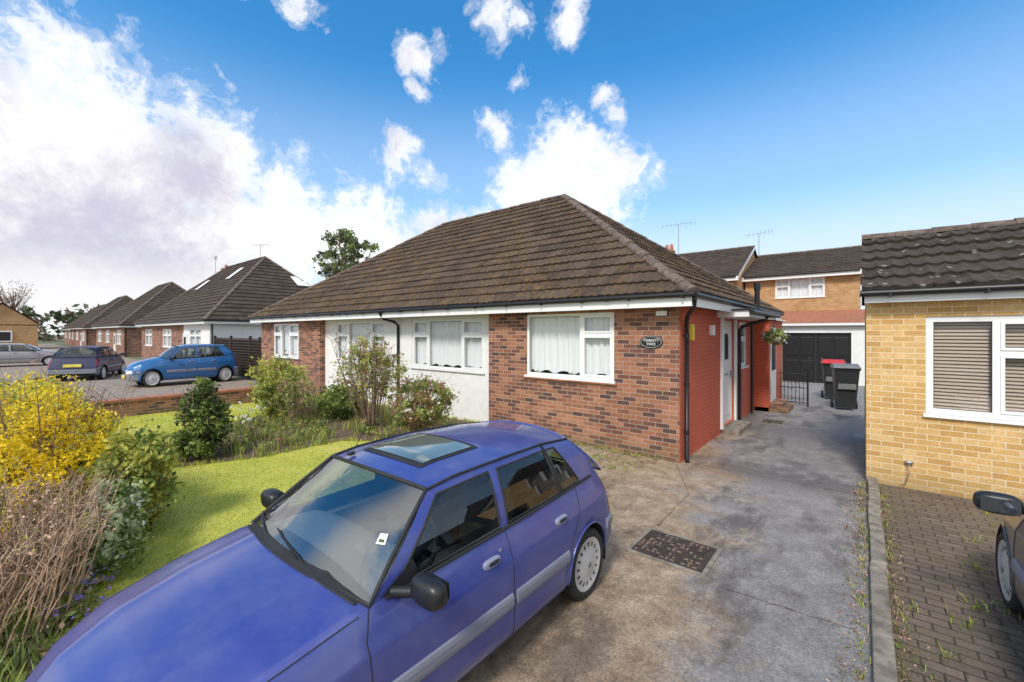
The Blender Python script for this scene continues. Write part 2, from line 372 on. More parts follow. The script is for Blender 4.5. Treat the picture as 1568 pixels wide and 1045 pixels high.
def PW(o,c):
    if o=='F': return lambda s,d,z:(s,c-d,z)
    if o=='B': return lambda s,d,z:(s,c+d,z)
    return lambda s,d,z:(c+d,s,z)
def gb(mb,P,s0,s1,d0,d1,z0,z1,mat):
    a=P(s0,d0,z0); b=P(s1,d1,z1); mb.box(a[0],b[0],a[1],b[1],z0,z1,mat)
def wall(mb,P,s0,s1,z0,z1,mat,openings=(),th=.22):
    cur=s0
    for (a,b,c,d) in sorted(openings):
        gb(mb,P,cur,a,-th,0,z0,z1,mat)
        if c>z0: gb(mb,P,a,b,-th,0,z0,c,mat)
        gb(mb,P,a,b,-th,0,d,z1,mat); cur=b
    gb(mb,P,cur,s1,-th,0,z0,z1,mat)
def window(parent,P,s0,s1,z0,z1,vm=(),tr=(),curtain='curtain',fw=.055,sill='white',name='window'):
    w=MB(); F='white'; d0,d1=-.09,-.02
    gb(w,P,s0,s1,d0,d1,z1-fw,z1,F); gb(w,P,s0,s1,d0,d1,z0,z0+fw,F)
    gb(w,P,s0,s0+fw,d0,d1,z0+fw,z1-fw,F); gb(w,P,s1-fw,s1,d0,d1,z0+fw,z1-fw,F)
    xs=[s0+fw]
    for v in vm:
        gb(w,P,v-.035,v+.035,d0,d1,z0+fw,z1-fw,F); xs+= [v-.035,v+.035]
    xs.append(s1-fw); bays=[(xs[i],xs[i+1]) for i in range(0,len(xs),2)]
    for i,(a,b) in enumerate(bays):
        t=tr[i] if i<len(tr) else None
        parts=[(z0+fw,z1-fw)]
        if t:
            gb(w,P,a,b,d0,d1,t-.03,t+.03,F); parts=[(z0+fw,t-.03),(t+.03,z1-fw)]
            for (c,d) in parts:
                for q in ((a,b,c,c+.035),(a,b,d-.035,d),(a,a+.035,c+.035,d-.035),(b-.035,b,c+.035,d-.035)):
                    gb(w,P,q[0],q[1],-.05,-.008,q[2],q[3],F)
        for (c,d) in parts:
            w.face([P(a,-.055,c),P(b,-.055,c),P(b,-.055,d),P(a,-.055,d)],'glass')
            if not t:
                for q in ((a,b,c,c+.008),(a,b,d-.008,d),(a,a+.008,c+.008,d-.008),(b-.008,b,c+.008,d-.008)):
                    w.face([P(q[0],-.0535,q[2]),P(q[1],-.0535,q[2]),P(q[1],-.0535,q[3]),P(q[0],-.0535,q[3])],'rubber')
    gb(w,P,s0-.03,s1+.03,-.02,.045,z0-.04,z0,sill)
    w.make(name,parent)
    if curtain=='curtain':
        c=MB(); n=int((s1-s0)/.015); rows=[[],[]]
        ph=random.uniform(0,6)
        for i in range(n+1):
            s_=s0+(s1-s0)*i/n
            d=-.14+.020*math.sin(s_*46+ph+1.7*math.sin(s_*7))+.010*math.sin(s_*21)
            hem=z0+.03+.08*abs(math.cos(math.pi*(s_-s0)/.42))
            rows[0].append(P(s_,d,hem)); rows[1].append(P(s_,d,z1))
        c.grid(rows,'curtain')
        gb(c,P,s0,s1,-.30,-.10,z0-.01,z0,'white')
        for k in range(int((s1-s0)/.42)+1):
            sx=s0+.2+.42*k
            if sx<s1-.1 and random.random()<.6:
                p=P(sx,-.112,z0+.05); c.blob(p,(.04,.012,.045),'lf_pale')
        c.make('curtain',parent)
    elif curtain=='blind':
        c=MB(); z=z0+.02
        while z<z1:
            c.face([P(s0,-.105,z),P(s1,-.105,z),P(s1,-.125,z+.036),P(s0,-.125,z+.036)],'blind'); z+=.047
        gb(c,P,s0,s1,-.20,-.17,z0,z1,'wood')
        c.make('blind',parent)

# ------------------------------------------------------------------ main bungalow
bung=empty('brick_bungalow')
WX0,WX1,WY0,WY1=-19.4,-2.32,7.18,16.0
F=PW('F',7.18); FR=PW('F',7.36); S=PW('S',-2.32)
wb=MB()
wall(wb,F,-6.56,WX1,0,2.6,'brick',[(-5.48,-3.48,1.27,2.53)])
wall(wb,F,WX0,-14.39,0,2.6,'brick',[(-18.2,-16.0,1.22,2.5)])
wall(wb,FR,-14.39,-6.56,0,2.6,'render',[(-9.58,-6.87,1.22,2.5),(-13.65,-10.8,1.22,2.5)])
wall(wb,S,WY0+.22,WY1,0,2.6,'pbrick',[(9.95,11.05,.12,2.42),(11.6,12.5,1.3,2.42)])
wb.box(WX1,WX1+.003,WY0+.002,WY0+.22,0,2.6,'pbrick')
wb.box(WX0,WX0+.22,WY0+.22,WY1-.22,0,2.6,'brick'); wb.box(WX0,WX1-.22,WY1-.22,WY1,0,2.6,'brick')
wb.box(-10.3,-10.08,7.6,15.7,0,2.59,'dark')
wb.make('walls',bung)
window(bung,F,-5.48,-3.48,1.27,2.53,vm=(-4.17,),tr=(None,2.12))
window(bung,FR,-9.58,-6.87,1.22,2.5,vm=(-8.9,-7.62),tr=(2.1,None,2.1))
window(bung,FR,-13.65,-10.8,1.22,2.5,vm=(-12.9,-11.6),tr=(2.1,None,2.1))
window(bung,F,-18.2,-16.0,1.22,2.5,vm=(-17.5,-16.8),tr=(2.1,None,2.1))
window(bung,S,11.6,12.5,1.3,2.42,tr=(2.0,))
hip_roof(bung,-19.75,-2.0,6.85,16.3,2.78,-13.0,-7.32,11.57,6.5)
d=MB()
d.box(-5.55,-3.42,7.135,7.18,1.20,1.228,'chimney')
gb(d,S,9.95,11.05,-.12,-.04,2.36,2.42,'white'); gb(d,S,9.95,10.01,-.12,-.04,.12,2.36,'white'); gb(d,S,10.99,11.05,-.12,-.04,.12,2.36,'white')
gb(d,S,10.01,10.99,-.10,-.05,.12,2.36,'white')
gb(d,S,10.32,10.68,-.05,-.035,1.55,2.0,'dark'); d.face([S(10.5+.18*math.cos(t),-.034,2.0+.14*math.sin(t)) for t in np.linspace(0,math.pi,14)],'dark')
for q in ((10.14,10.86,.30,.32),(10.14,10.86,1.02,1.04),(10.14,10.16,.32,1.02),(10.84,10.86,.32,1.02)): gb(d,S,q[0],q[1],-.05,-.04,q[2],q[3],'soffit')
gb(d,S,10.36,10.64,-.05,-.028,1.2,1.24,'steel'); gb(d,S,10.90,10.94,-.05,-.0,1.12,1.28,'steel')
gb(d,S,9.85,11.15,0,.35,0,.10,'kerb')
gb(d,S,9.80,9.95,0,.05,.1,2.46,'white'); gb(d,S,11.05,11.15,0,.05,.1,2.46,'white')
d.box(-2.316,-1.72,9.5,12.9,2.47,2.60,'white'); d.box(-2.31,-1.68,9.46,12.94,2.602,2.63,'black')
d.tube([(-1.66,9.46,2.57),(-1.66,12.94,2.57)],.045,'black')
d.box(-2.316,-1.95,13.4,15.9,0,2.5,'pbrick'); d.box(-1.948,-1.93,13.6,14.5,.2,2.3,'white'); d.box(-1.929,-1.92,13.72,14.38,1.1,2.15,'dark')
d.box(-2.3,-1.5,13.4,14.6,0,.12,'brick'); d.box(-2.3,-1.66,13.5,14.5,.12,.24,'brick'); d.box(-2.35,-1.85,13.3,16.0,2.5,2.54,'white')
d.box(-2.70,-2.52,7.15,7.18,2.44,2.52,'white')
d.box(-2.317,-2.25,7.62,7.78,2.02,2.3,'yellow')
d.box(-2.317,-2.24,8.95,9.08,2.1,2.3,'white')
d.make('door_canopy_and_fittings',bung,bevel=.004)
p=MB()
p.tube([(-1.98,6.85,2.70),(-2.04,7.0,2.56),(-2.20,7.24,2.44),(-2.25,7.33,2.34),(-2.25,7.33,.05),(-2.22,7.28,.02)],.036,'black',10)
for z in (.5,1.3,2.1): p.tube([(-2.25,7.33,z-.03),(-2.25,7.33,z+.03)],.045,'black',10)
p.tube([(-1.66,11.4,2.55),(-1.75,11.4,2.45),(-2.2,11.35,2.3),(-2.25,11.3,2.2),(-2.25,11.3,.05)],.038,'black',10)
p.tube([(-2.25,12.75,2.45),(-2.25,12.75,.05)],.034,'black',10)
p.tube([(-1.98,11.9,2.6),(-1.98,11.9,3.35)],.06,'black',12); p.tube([(-1.98,11.9,3.2),(-1.98,11.9,3.38)],.078,'black',12)
p.tube([(-10.3,6.80,2.7),(-10.3,6.93,2.54),(-10.2,7.22,2.46),(-10.15,7.31,2.36),(-10.15,7.31,.05)],.036,'black',10)
p.make('downpipes',bung)
npb=MB(); rows=[]
for (o,sc) in ((0,1),(.014,1),(.018,.94)): rows.append([(-2.79+.20*sc*math.cos(2*math.pi*k/32),7.176-o,1.99+.112*sc*math.sin(2*math.pi*k/32)) for k in range(32)])
npb.grid(rows,'black',False,True); npb.face(rows[-1][::-1],'black')
rr=[(-2.79+.178*math.cos(2*math.pi*k/40),7.157,1.99+.094*math.sin(2*math.pi*k/40)) for k in range(40)]
npb.tube(rr,.0025,'white',5,closed=True); npb.make('house_name_plate',bung)
tc=bpy.data.curves.new('name_text','FONT'); tc.body='TWENTY\nTWO'; tc.size=.066; tc.align_x='CENTER'; tc.extrude=.002; tc.space_line=.95
to=bpy.data.objects.new('name_text',tc); scene.collection.objects.link(to); to.location=(-2.79,7.154,1.997); to.rotation_euler=(R(90),0,0); to.data.materials.append(M['white']); to.parent=bung

# ------------------------------------------------------------------ yellow brick bungalow on the right
yb=empty('yellow_brick_bungalow'); YF=PW('F',8.01)
w=MB()
wall(w,YF,.05,7.0,0,2.62,'ybrick',[(.67,2.75,1.06,2.37)])
w.box(.05,.27,8.23,11.5,0,2.62,'ybrick'); w.box(6.78,7,8.23,11.5,0,2.62,'ybrick'); w.box(.27,6.78,11.28,11.5,0,2.62,'ybrick')
w.face([(.052,8.05,2.62),(.052,11.5,2.62),(.052,9.75,3.72)],'white')
w.make('walls',yb)
window(yb,YF,.67,2.75,1.06,2.37,vm=(1.315,2.1),tr=(None,1.9,None),curtain='blind',fw=.075)
m_=MB(); uv=[]
A=(.0,7.80,2.74);B=(7.1,7.80,2.74);C=(7.1,9.75,3.79);D=(0,9.75,3.79)
slope(m_,uv,A,B,C,D,mat='tile2',dt=.37,tw=.36,wave=.028,lip=.05); slope(m_,uv,(7.1,11.7,2.74),(0,11.7,2.74),(0,9.75,3.79),(7.1,9.75,3.79),mat='tile2',wave=0,ds=.3,row_off=50)
m_.make('roof_tiles',yb,uv=uv)
f=MB(); ridge(f,(0,9.75,3.79),(7.1,9.75,3.79),mat='hip',r=.12); f.make('ridge_tiles',yb)
f=MB(); f.box(.03,7.1,7.83,7.85,2.57,2.73,'white'); f.box(.03,7.1,7.85,8.005,2.605,2.62,'soffit')
f.face([(.0,7.8,2.60),(.0,9.75,3.64),(.0,9.75,3.79),(.0,7.8,2.75)][::-1],'white'); f.face([(.0,11.7,2.60),(.0,9.75,3.64),(.0,9.75,3.79),(.0,11.7,2.75)],'white')
f.make('fascia_and_bargeboard',yb)
g=MB(); g.tube([(-.02,7.77,2.70),(7.1,7.77,2.70)],.045,'black')
for x in np.arange(.3,7,.9): g.box(x-.015,x+.015,7.72,7.84,2.64,2.69,'black')
g.make('gutter',yb)
g=MB(); g.tube([(.50,8.0,.35),(.50,7.93,.35),(.50,7.9,.25),(.46,7.92,.08),(.40,7.95,.04)],.006,'steel',6); g.blob((.50,7.98,.37),(.045,.025,.025),'steel'); g.make('outside_tap',yb)

# ------------------------------------------------------------------ neighbours (left)
def neighbour(name,x0,x1,y0=7.5,y1=16.4,zr=7.0,ze=2.85,mat='tile',run=4.8,sky=False,chim=False,side='render'):
    r=empty(name); w=MB(); P=PW('F',y0); W=x1-x0
    xa=x0+W*.33; xb=x1-W*.30
    op=[(x0+1.2,x0+3.4,1.2,2.4)]
    wall(w,P,x0,xa,0,ze-.15,'brick',op); op2=[(xa+1,xa+3.2,1.2,2.4)]
    wall(w,P,xa,xb,0,ze-.15,'brick',op2); op3=[(xb+1.2,xb+3.4,1.1,2.4)]
    wall(w,P,xb,x1,0,ze-.15,side,op3)
    w.box(x1-.22,x1,y0+.22,y1,0,ze-.15,side); w.box(x0,x0+.22,y0+.22,y1,0,ze-.15,side); w.box(x0+.22,x1-.22,y1-.22,y1,0,ze-.15,'brick')
    w.make('walls',r)
    for o in (op[0],op2[0],op3[0]): window(r,P,*o,vm=((o[0]+o[1])/2,),tr=(2.0,2.0))
    S2=PW('S',x1); dd=MB(); gb(dd,S2,y0+2.2,y0+3.2,0,.05,0,2.1,'white'); gb(dd,S2,y0+2.4,y0+3.0,.05,.055,1.2,1.9,'dark')
    dd.tube([(x1+.05,y0+.1,ze-.2),(x1+.05,y0+.1,.05)],.04,'black'); dd.box(xb+.0,xb+.9,y0-.05,y0,0,2.1,'white'); dd.box(xb+.2,xb+.7,y0-.055,y0-.05,1.1,1.9,'dark')
    dd.make('doors_and_pipes',r)
    ry=(y0+y1)/2
    hip_roof(r,x0-.35,x1+.35,y0-.35,y1+.35,ze,x0+run,x1-run,ry,zr,mat=mat,fine=False)
    if chim:
        c=MB(); c.box(x0+1.6,x0+2.2,ry+.4,ry+1.0,4.6,7.6,'chimney'); c.lathe((x0+1.9,ry+.7,7.6),[(0,.12),(.3,.1),(.3,.0)],'chimney',10,'z'); c.make('chimney',r)
    if sky:
        c=MB(); k=(zr-ze)/(ry-y0+.35)
        def sp(x,t): return Vector((x,y0-.35+t,ze+t*k+.10))
        X=x1-run-2.2
        for X,a,b in ((X,3.1,4.0),(X-5,2.6,3.4)):
            c.face([sp(X,a),sp(X+.8,a),sp(X+.8,b),sp(X,b)],'white')
        kk=(zr-ze)/(run+.35)
        def sq(y,t): return Vector((x1+.35-t,y,ze+t*kk+.10))
        c.face([sq(ry+1.2,2.6),sq(ry+2.2,2.6),sq(ry+2.0,3.3),sq(ry+1.0,3.3)],'white')
        c.make('roof_windows',r)
    return r
def aerial(name,x,y,z0,z1,w=.9,ang=0.3):
    r=MB(); r.tube([(x,y,z0),(x,y,z1)],.02,'steel',6)
    c,s_=math.cos(ang),math.sin(ang); r.tube([(x-c*w,y-s_*w,z1-.1),(x+c*w,y+s_*w,z1+.05)],.014,'steel',5)
    for i in range(8):
        t=-w+2*w*i/7; h=.12+.1*(i/7); px,py=x+c*t,y+s_*t; pz=z1-.03+t*.08
        r.tube([(px,py,pz-h),(px,py,pz+h)],.009,'steel',4)
    return r.make(name)
neighbour('neighbour_bungalow',-43.5,-27.2,zr=7.35,sky=True,chim=True,run=4.5,mat='tile3')
neighbour('neighbour_bungalow',-66,-50.5,zr=7.4,side='brick',mat='tile3')
neighbour('neighbour_bungalow',-90,-74,zr=7.3,side='brick',mat='tile3')
neighbour('neighbour_bungalow',-118,-99,y0=9,y1=17,zr=7.2,side='brick',mat='tile3')
aerial('tv_aerial',-34,12.5,7,8.6,.5,1.2); aerial('tv_aerial',-45.5,13,4,9.0,.1,1.2)
gh=MB(); gh.box(-92,-84,-2,4,0,3.2,'obrick'); gh.face([(-84,-2.3,3.1),(-84,4.3,3.1),(-84,1,5.8)],'obrick')
gh.face([(-83.7,-2.5,3.1),(-83.7,1,6.0),(-92.3,1,6.0),(-92.3,-2.5,3.1)],'chimney'); gh.face([(-83.7,4.5,3.1),(-92.3,4.5,3.1),(-92.3,1,6.0),(-83.7,1,6.0)],'chimney')
gh.box(-83.99,-83.9,.2,1.8,1,2.4,'white'); gh.box(-83.89,-83.88,.35,1.65,1.15,2.25,'dark'); gh.make('gable_house')

# ------------------------------------------------------------------ rear two-storey houses
def rear(name,x0,x1,y0,depth,ze,zr,win,gx=None):
    r=empty(name); w=MB(); P=PW('F',y0)
    wall(w,P,x0,x1,0,ze-.1,'obrick',win); y1=y0+depth; ym=y0+depth/2
    w.box(x0,x0+.2,y0+.22,y1,0,ze-.1,'obrick'); w.box(x1-.2,x1,y0+.22,y1,0,ze-.1,'obrick')
    for xx in (x0,x1): w.face([(xx,y0,ze-.1),(xx,y1,ze-.1),(xx,ym,zr-.15)],'obrick')
    w.make('walls',r)
    for o in win: window(r,P,*o,vm=((o[0]+(o[1]-o[0])*.3),o[0]+(o[1]-o[0])*.7),tr=(o[3]-.35,None,o[3]-.35),curtain='curtain')
    m2=MB(); uv=[]
    slope(m2,uv,(x0-.1,y0-.35,ze),(x1+.1,y0-.35,ze),(x1+.1,ym,zr),(x0-.1,ym,zr),mat='tile3',ds=.06,wave=.02)
    slope(m2,uv,(x1+.1,y1+.35,ze),(x0-.1,y1+.35,ze),(x0-.1,ym,zr),(x1+.1,ym,zr),mat='tile3',ds=.3,wave=0,row_off=50)
    m2.make('roof_tiles',r,uv=uv)
    f=MB(); f.box(x0-.1,x1+.1,y0-.33,y0-.3,ze-.25,ze-.02,'white'); f.box(x0-.1,x1+.1,y0-.3,y0,ze-.19,ze-.17,'white')
    for xx in (x0-.12,x1+.12): f.face([(xx,y0-.35,ze-.2),(xx,ym,zr-.2),(xx,ym,zr+.03),(xx,y0-.35,ze+.03)],'white')
    ridge(f,(x0-.1,ym,zr),(x1+.1,ym,zr)); f.tube([(x0,y0-.38,ze-.04),(x1,y0-.38,ze-.04)],.05,'black')
    f.make('fascia_and_ridge',r); return r
h1=rear('rear_brick_house',-4.9,-.05,26,8,5.15,6.85,[(-3.5,-1.4,3.95,4.92)])
h2=rear('rear_brick_house',-13,-5.0,24.6,8,5.1,7.25,[(-8,-6,3.9,4.9)])
c=MB(); c.box(-10.3,-9.6,28.3,28.9,6.6,7.6,'chimney')
for x in (-10.05,-9.75): c.lathe((x,28.6,7.6),[(0,.13),(.4,.1),(.4,0)],'chimney',10,'z')
c.make('chimney',h2)
aerial('tv_aerial',-9.3,28.6,7.0,9.3,1.0,.4); aerial('tv_aerial',-4.9,30,6.8,8.3,.7,.2)
gr=empty('garage'); g=MB(); GF=PW('F',22.4)
wall(g,GF,-5.5,.3,0,2.48,'render',[(-2.75,-.33,0,2.15)]); g.box(-5.5,-5.3,22.62,25.9,0,2.48,'obrick'); g.box(.1,.3,22.62,25.9,0,2.48,'render')
g.make('walls',gr)
g=MB(); gb(g,GF,-2.75,-.33,-.15,-.1,0,2.15,'black')
for s0 in (-2.70,-1.52):
    for k in range(2):
        for z0 in (.15,1.15): gb(g,GF,s0+.08+.56*k,s0+.54+.56*k,-.1,-.075,z0,z0+.8,'black')
g.box(-1.56,-1.5,22.47,22.5,0,2.15,'rubber')
for x in (-1.75,-1.32): g.box(x-.01,x+.01,22.46,22.475,1.0,1.1,'steel')
g.make('garage_doors',gr,bevel=.01)
g=MB(); g.face([(-5.6,22.2,2.56),(.4,22.2,2.56),(.4,25.98,3.25),(-5.6,25.98,3.25)],'chimney'); g.box(-5.6,.4,22.2,22.23,2.46,2.555,'white'); g.make('lean_to_roof',gr)

# ------------------------------------------------------------------ ground
def sheet(name,x0,x1,y0,y1,z,mat,t=None):
    m=MB(); m.face([(x0,y0,z),(x1,y0,z),(x1,y1,z),(x0,y1,z)],mat); return m.make(name)
sheet('ground',-600,600,-500,700,0,'ground')
sheet('driveway',-3.45,.055,-1.5,22.4,.006,'drive')
sheet('garden_path',-7.5,-3.45,6.35,7.18,.010,'slab')
sheet('lawn',-14.5,-3.45,-1.3,6.35,.008,'lawn')
sheet('block_paving',.18,6,-1.5,8.0,.006,'paver')
sheet('neighbour_driveway',-30,-14.85,-1.3,7.4,.006,'npave')
sheet('neighbour_paving',-120,-30.02,-1.3,7.4,.006,'npave')
sheet('pavement',-150,60,-3.3,-1.5,.010,'slab'); sheet('road',-150,60,-10,-3.42,.004,'asphalt')
k=MB(); k.box(-150,60,-3.42,-3.3,0,.10,'kerb'); k.make('road_kerb')
k=MB(); y=-1.3
while y<8.0:
    L=.91; e=min(y+L-.008,8.0); j=random.uniform(-.006,.006); k.box(.06+j,.175+j,y,e,0,.085+random.uniform(-.006,.006),'kerb'); y+=L
k.make('garden_kerb',bevel=.012)
k=MB()
def crack(pts,w=.004,z=.0085,jit=.03,sub=10):
    P=[]
    for a,b in zip(pts[:-1],pts[1:]):
        for i in range(sub): t=i/sub; P.append(Vector((a[0]+(b[0]-a[0])*t+random.uniform(-jit,jit),a[1]+(b[1]-a[1])*t+random.uniform(-jit,jit),z)))
    for a,b in zip(P[:-1],P[1:]):
        d=(b-a).normalized(); n=Vector((-d.y,d.x,0))*w*random.uniform(.5,1.4); k.face([a-n,b-n,b+n,a+n],'soil')
crack([(-2.2,7.32),(0.04,7.28)],.006,jit=.006,sub=40); crack([(-2.2,10.7),(.04,10.6)],.006,jit=.006,sub=40); crack([(-.95,3.9),(.04,3.95)],.004,jit=.01,sub=14)
crack([(-2.35,7.1),(-1.78,5.9),(-1.75,4.6)],.004,jit=.006,sub=14)
k.make('driveway_joints')
def manhole(name,x,y,w,h,rot):
    r=MB(); r.box(-w/2,w/2,-h/2,h/2,0,.012,'kerb'); r.box(-w/2+.04,w/2-.04,-h/2+.04,h/2-.04,.012,.015,'iron')
    nx=int((w-.10)/.05); ny=int((h-.10)/.05)
    for i in range(nx):
        for j in range(ny):
            a=-w/2+.06+i*.05; b=-h/2+.06+j*.05
            if (i+j)%2: r.box(a,a+.038,b+.008,b+.024,.015,.021,'iron' if random.random()<.5 else 'twig')
            else: r.box(a+.008,a+.024,b,b+.038,.015,.021,'iron' if random.random()<.5 else 'twig')
    o=r.make(name); o.location=(x,y,.007); o.rotation_euler=(0,0,rot)
manhole('manhole_cover',-1.43,4.27,.74,.62,.0); manhole('manhole_cover',-1.65,11.9,.5,.5,0)
k=MB(); k.box(-14.85,-14.5,-1.3,6.3,0,.40,'brick'); k.box(-14.88,-14.47,-1.32,6.32,.40,.45,'chimney'); k.make('low_brick_wall')
BED=[(-14.4,7.3),(-14.3,5.2),(-12,4.6),(-11.2,2.4),(-9.8,1.6),(-8.4,1.9),(-8.0,3.0),(-8.0,4.4),(-7.2,5.0),(-5.9,5.3),(-5.7,6.3),(-6.6,7.3)]
FBED=[(-14.4,.6),(-14.4,-1.25),(-3.55,-1.25),(-3.55,.10),(-4.6,.42),(-6,.75),(-7.6,1.2),(-9,.9)]
def bed(name,poly,z=.016):
    m=MB(); m.face([(x,y,z) for x,y in poly],'soil'); m.make(name)
bed('flower_bed',BED); bed('front_flower_bed',FBED)

# ------------------------------------------------------------------ vegetation
def rand_unit(n):
    v=rng.normal(size=(n,3)); return v/np.linalg.norm(v,axis=1)[:,None]
def foliage(name,blobs,n,size,mats,clumps=50,cs=.16,weights=None,elong=1.7,parent=None,shell=.55,zmin=.02):
    vol=np.array([b[3]*b[4]*b[5] for b in blobs])**.8; pr=vol/vol.sum()
    nb=rng.choice(len(blobs),size=clumps,p=pr); B=np.array(blobs)
    d=rand_unit(clumps); rr=rng.uniform(shell,1,clumps)**.7
    cc=B[nb,:3]+d*B[nb,3:6]*rr[:,None]
    crad=(B[nb,3:6].mean(axis=1))*cs*2*rng.uniform(.6,1.4,clumps)
    cm=rng.choice(len(mats),size=clumps,p=weights)
    k=rng.integers(0,clumps,n)
    pos=cc[k]+rng.normal(size=(n,3))*crad[k][:,None]*.55
    keep=pos[:,2]>zmin; pos=pos[keep]; k=k[keep]; n=len(pos)
    mi=cm[k].copy(); sw=rng.random(n)<.25; mi[sw]=rng.choice(len(mats),size=sw.sum(),p=weights)
    a=rand_unit(n); b=np.cross(a,rand_unit(n)); b/=np.linalg.norm(b,axis=1)[:,None]+1e-9
    s=size*rng.uniform(.55,1.3,n)[:,None]
    V=np.stack([pos-a*s*elong*.5,pos+b*s*.5,pos+a*s*elong*.5,pos-b*s*.5],axis=1).reshape(-1,3)
    Fc=np.arange(n*4).reshape(-1,4)
    return npmesh(name,V,Fc,mats,mi,parent)
def stems(mb,base,n,h,spread,r=.008,mat='twig',br=2,lean=.35,bend=.1,brl=.22):
    for i in range(n):
        a=random.uniform(0,6.283); rr=spread*.25*random.random(); x=base[0]+rr*math.cos(a); y=base[1]+rr*math.sin(a)
        H=h*random.uniform(.6,1.05); l=lean*random.uniform(.2,1)
        pts=[Vector((x+math.cos(a)*l*H*t+random.uniform(-1,1)*bend*.3*t,y+math.sin(a)*l*H*t+random.uniform(-1,1)*bend*.3*t,base[2]+H*t)) for t in (0,.35,.7,1)]
        mb.tube(pts,[r,r*.85,r*.6,r*.3],mat,4,cap=False)
        for _ in range(br):
            t=random.uniform(.25,.95); j=min(2,int(t*3)); p=pts[j].lerp(pts[j+1],random.random()); q=p+Vector((random.uniform(-1,1),random.uniform(-1,1),random.uniform(.1,1)))*H*brl
            mb.tube([p,q],[r*.5,r*.25],mat,3,cap=False)
def shrub(name,base,blobs,n,size,mats,weights=None,ns=14,h=1,spread=.5,clumps=60,cs=.16,shell=.5,r=.009,mat='twig',lean=.35,elong=1.7,br=3):
    e=empty(name); mb=MB(); stems(mb,(base[0],base[1],0),ns,h,spread,r,mat,br=br,lean=lean); mb.make('stems',e)
    foliage('leaves',blobs,n,size,mats,clumps,cs,weights,parent=e,shell=shell,elong=elong); return e
shrub('forsythia_bush',(-7.1,.35),[(-7.3,.35,.85,1.0,.7,.6),(-6.7,.4,.75,.6,.5,.5),(-7.9,.2,.95,.9,.6,.6),(-7.0,.5,1.15,.5,.4,.35),(-6.6,.2,.45,.6,.4,.35)],28000,.026,['lf_yel','lf_var','lf_mid','twig'],[.77,.11,.06,.06],ns=70,h=1.6,spread=1.3,clumps=520,cs=.085,lean=.5,shell=.2,elong=1.6,r=.007,br=5)
shrub('forsythia_bush',(-10.8,.6),[(-10.8,.4,.75,1.3,.6,.55),(-12.2,.5,.75,1.2,.6,.5)],9000,.045,['lf_yel','lf_var','lf_light','twig'],[.5,.25,.15,.1],ns=35,h=1.4,spread=1.4,clumps=170,cs=.12,lean=.5)
shrub('euonymus_bush',(-6.1,1.0),[(-6.15,1.0,.62,.36,.32,.46),(-5.95,.95,.33,.38,.28,.28),(-6.5,1.0,.5,.38,.34,.4)],9000,.042,['lf_var','lf_light','lf_mid','lf_dark'],[.45,.32,.18,.05],ns=16,h=.9,spread=.6,clumps=150,cs=.13)
e=empty('dry_twiggy_bush'); mb=MB()
for (bx0,by0,n_,h_,m_n) in ((-4.75,.12,80,1.0,'stem'),(-5.2,.15,70,.95,'stem'),(-4.4,-.15,55,.85,'stem'),(-5.6,.25,60,.85,'twig'),(-4.9,.0,50,1.0,'twig')):
    stems(mb,(bx0,by0,0),n_,h_,1.4,.0062,m_n,br=6,lean=.42,bend=.25,brl=.18)
mb.make('stems',e); foliage('dry_flower_heads',[(-4.7,.15,.8,.6,.5,.2)],500,.016,['stem','lf_var'],60,.08,[.85,.15],parent=e)
foliage('variegated_shrub',[(-5.15,.70,.3,.35,.2,.28),(-5.55,.75,.42,.25,.2,.32)],3200,.036,['lf_pale','lf_mid','flw'],80,.13,[.45,.47,.08])
shrub('dark_evergreen_shrub',(-8.9,2.35),[(-8.9,2.35,.55,.42,.42,.5),(-8.85,2.3,.95,.28,.28,.36),(-8.6,2.2,.35,.38,.38,.26)],6500,.042,['lf_dark','lf_mid','lf_light'],[.45,.33,.22],ns=22,h=1.25,spread=.5,clumps=130,cs=.12)
shrub('bronze_shrub',(-8.6,5.5),[(-8.6,5.5,1.35,.85,.7,.65),(-8.3,5.3,1.75,.5,.5,.4),(-9.2,5.4,1.1,.5,.5,.4),(-8.1,5.6,.9,.5,.4,.4)],4600,.038,['lf_light','lf_pink','lf_var','lf_mid'],[.32,.30,.28,.10],ns=34,h=2.1,spread=1.,clumps=220,cs=.075,lean=.42,shell=.3,r=.013,br=7)
shrub('pieris_bush',(-6.9,5.6),[(-6.9,5.6,.75,.7,.6,.5),(-6.7,5.5,1.0,.5,.4,.3),(-7.2,5.6,.5,.5,.4,.35)],5600,.042,['lf_pink','lf_light','lf_mid','flw'],[.38,.35,.22,.05],ns=24,h=1.3,spread=.7,clumps=150,cs=.10,lean=.45,br=5)
shrub('yellow_green_shrub',(-11.4,4.6),[(-11.4,4.6,1.0,.80,.6,.48),(-11.0,4.4,.6,.6,.5,.45)],5500,.052,['lf_var','lf_light','lf_mid'],[.45,.4,.15],ns=18,h=1.45,spread=.8,clumps=120,cs=.12,br=5)
shrub('rounded_shrub',(-10.1,5.6),[(-10.1,5.6,.4,.6,.5,.4)],3500,.05,['lf_mid','lf_light','lf_dark'],[.5,.4,.1],ns=8,h=.6,spread=.5,clumps=60)
shrub('bronze_shrub',(-9.9,4.4),[(-9.9,4.4,.8,.5,.4,.4),(-10.6,4.6,.7,.4,.4,.4)],1900,.036,['lf_pink','lf_light','lf_mid'],[.4,.35,.25],ns=22,h=1.2,spread=.7,clumps=80,cs=.09,lean=.4)
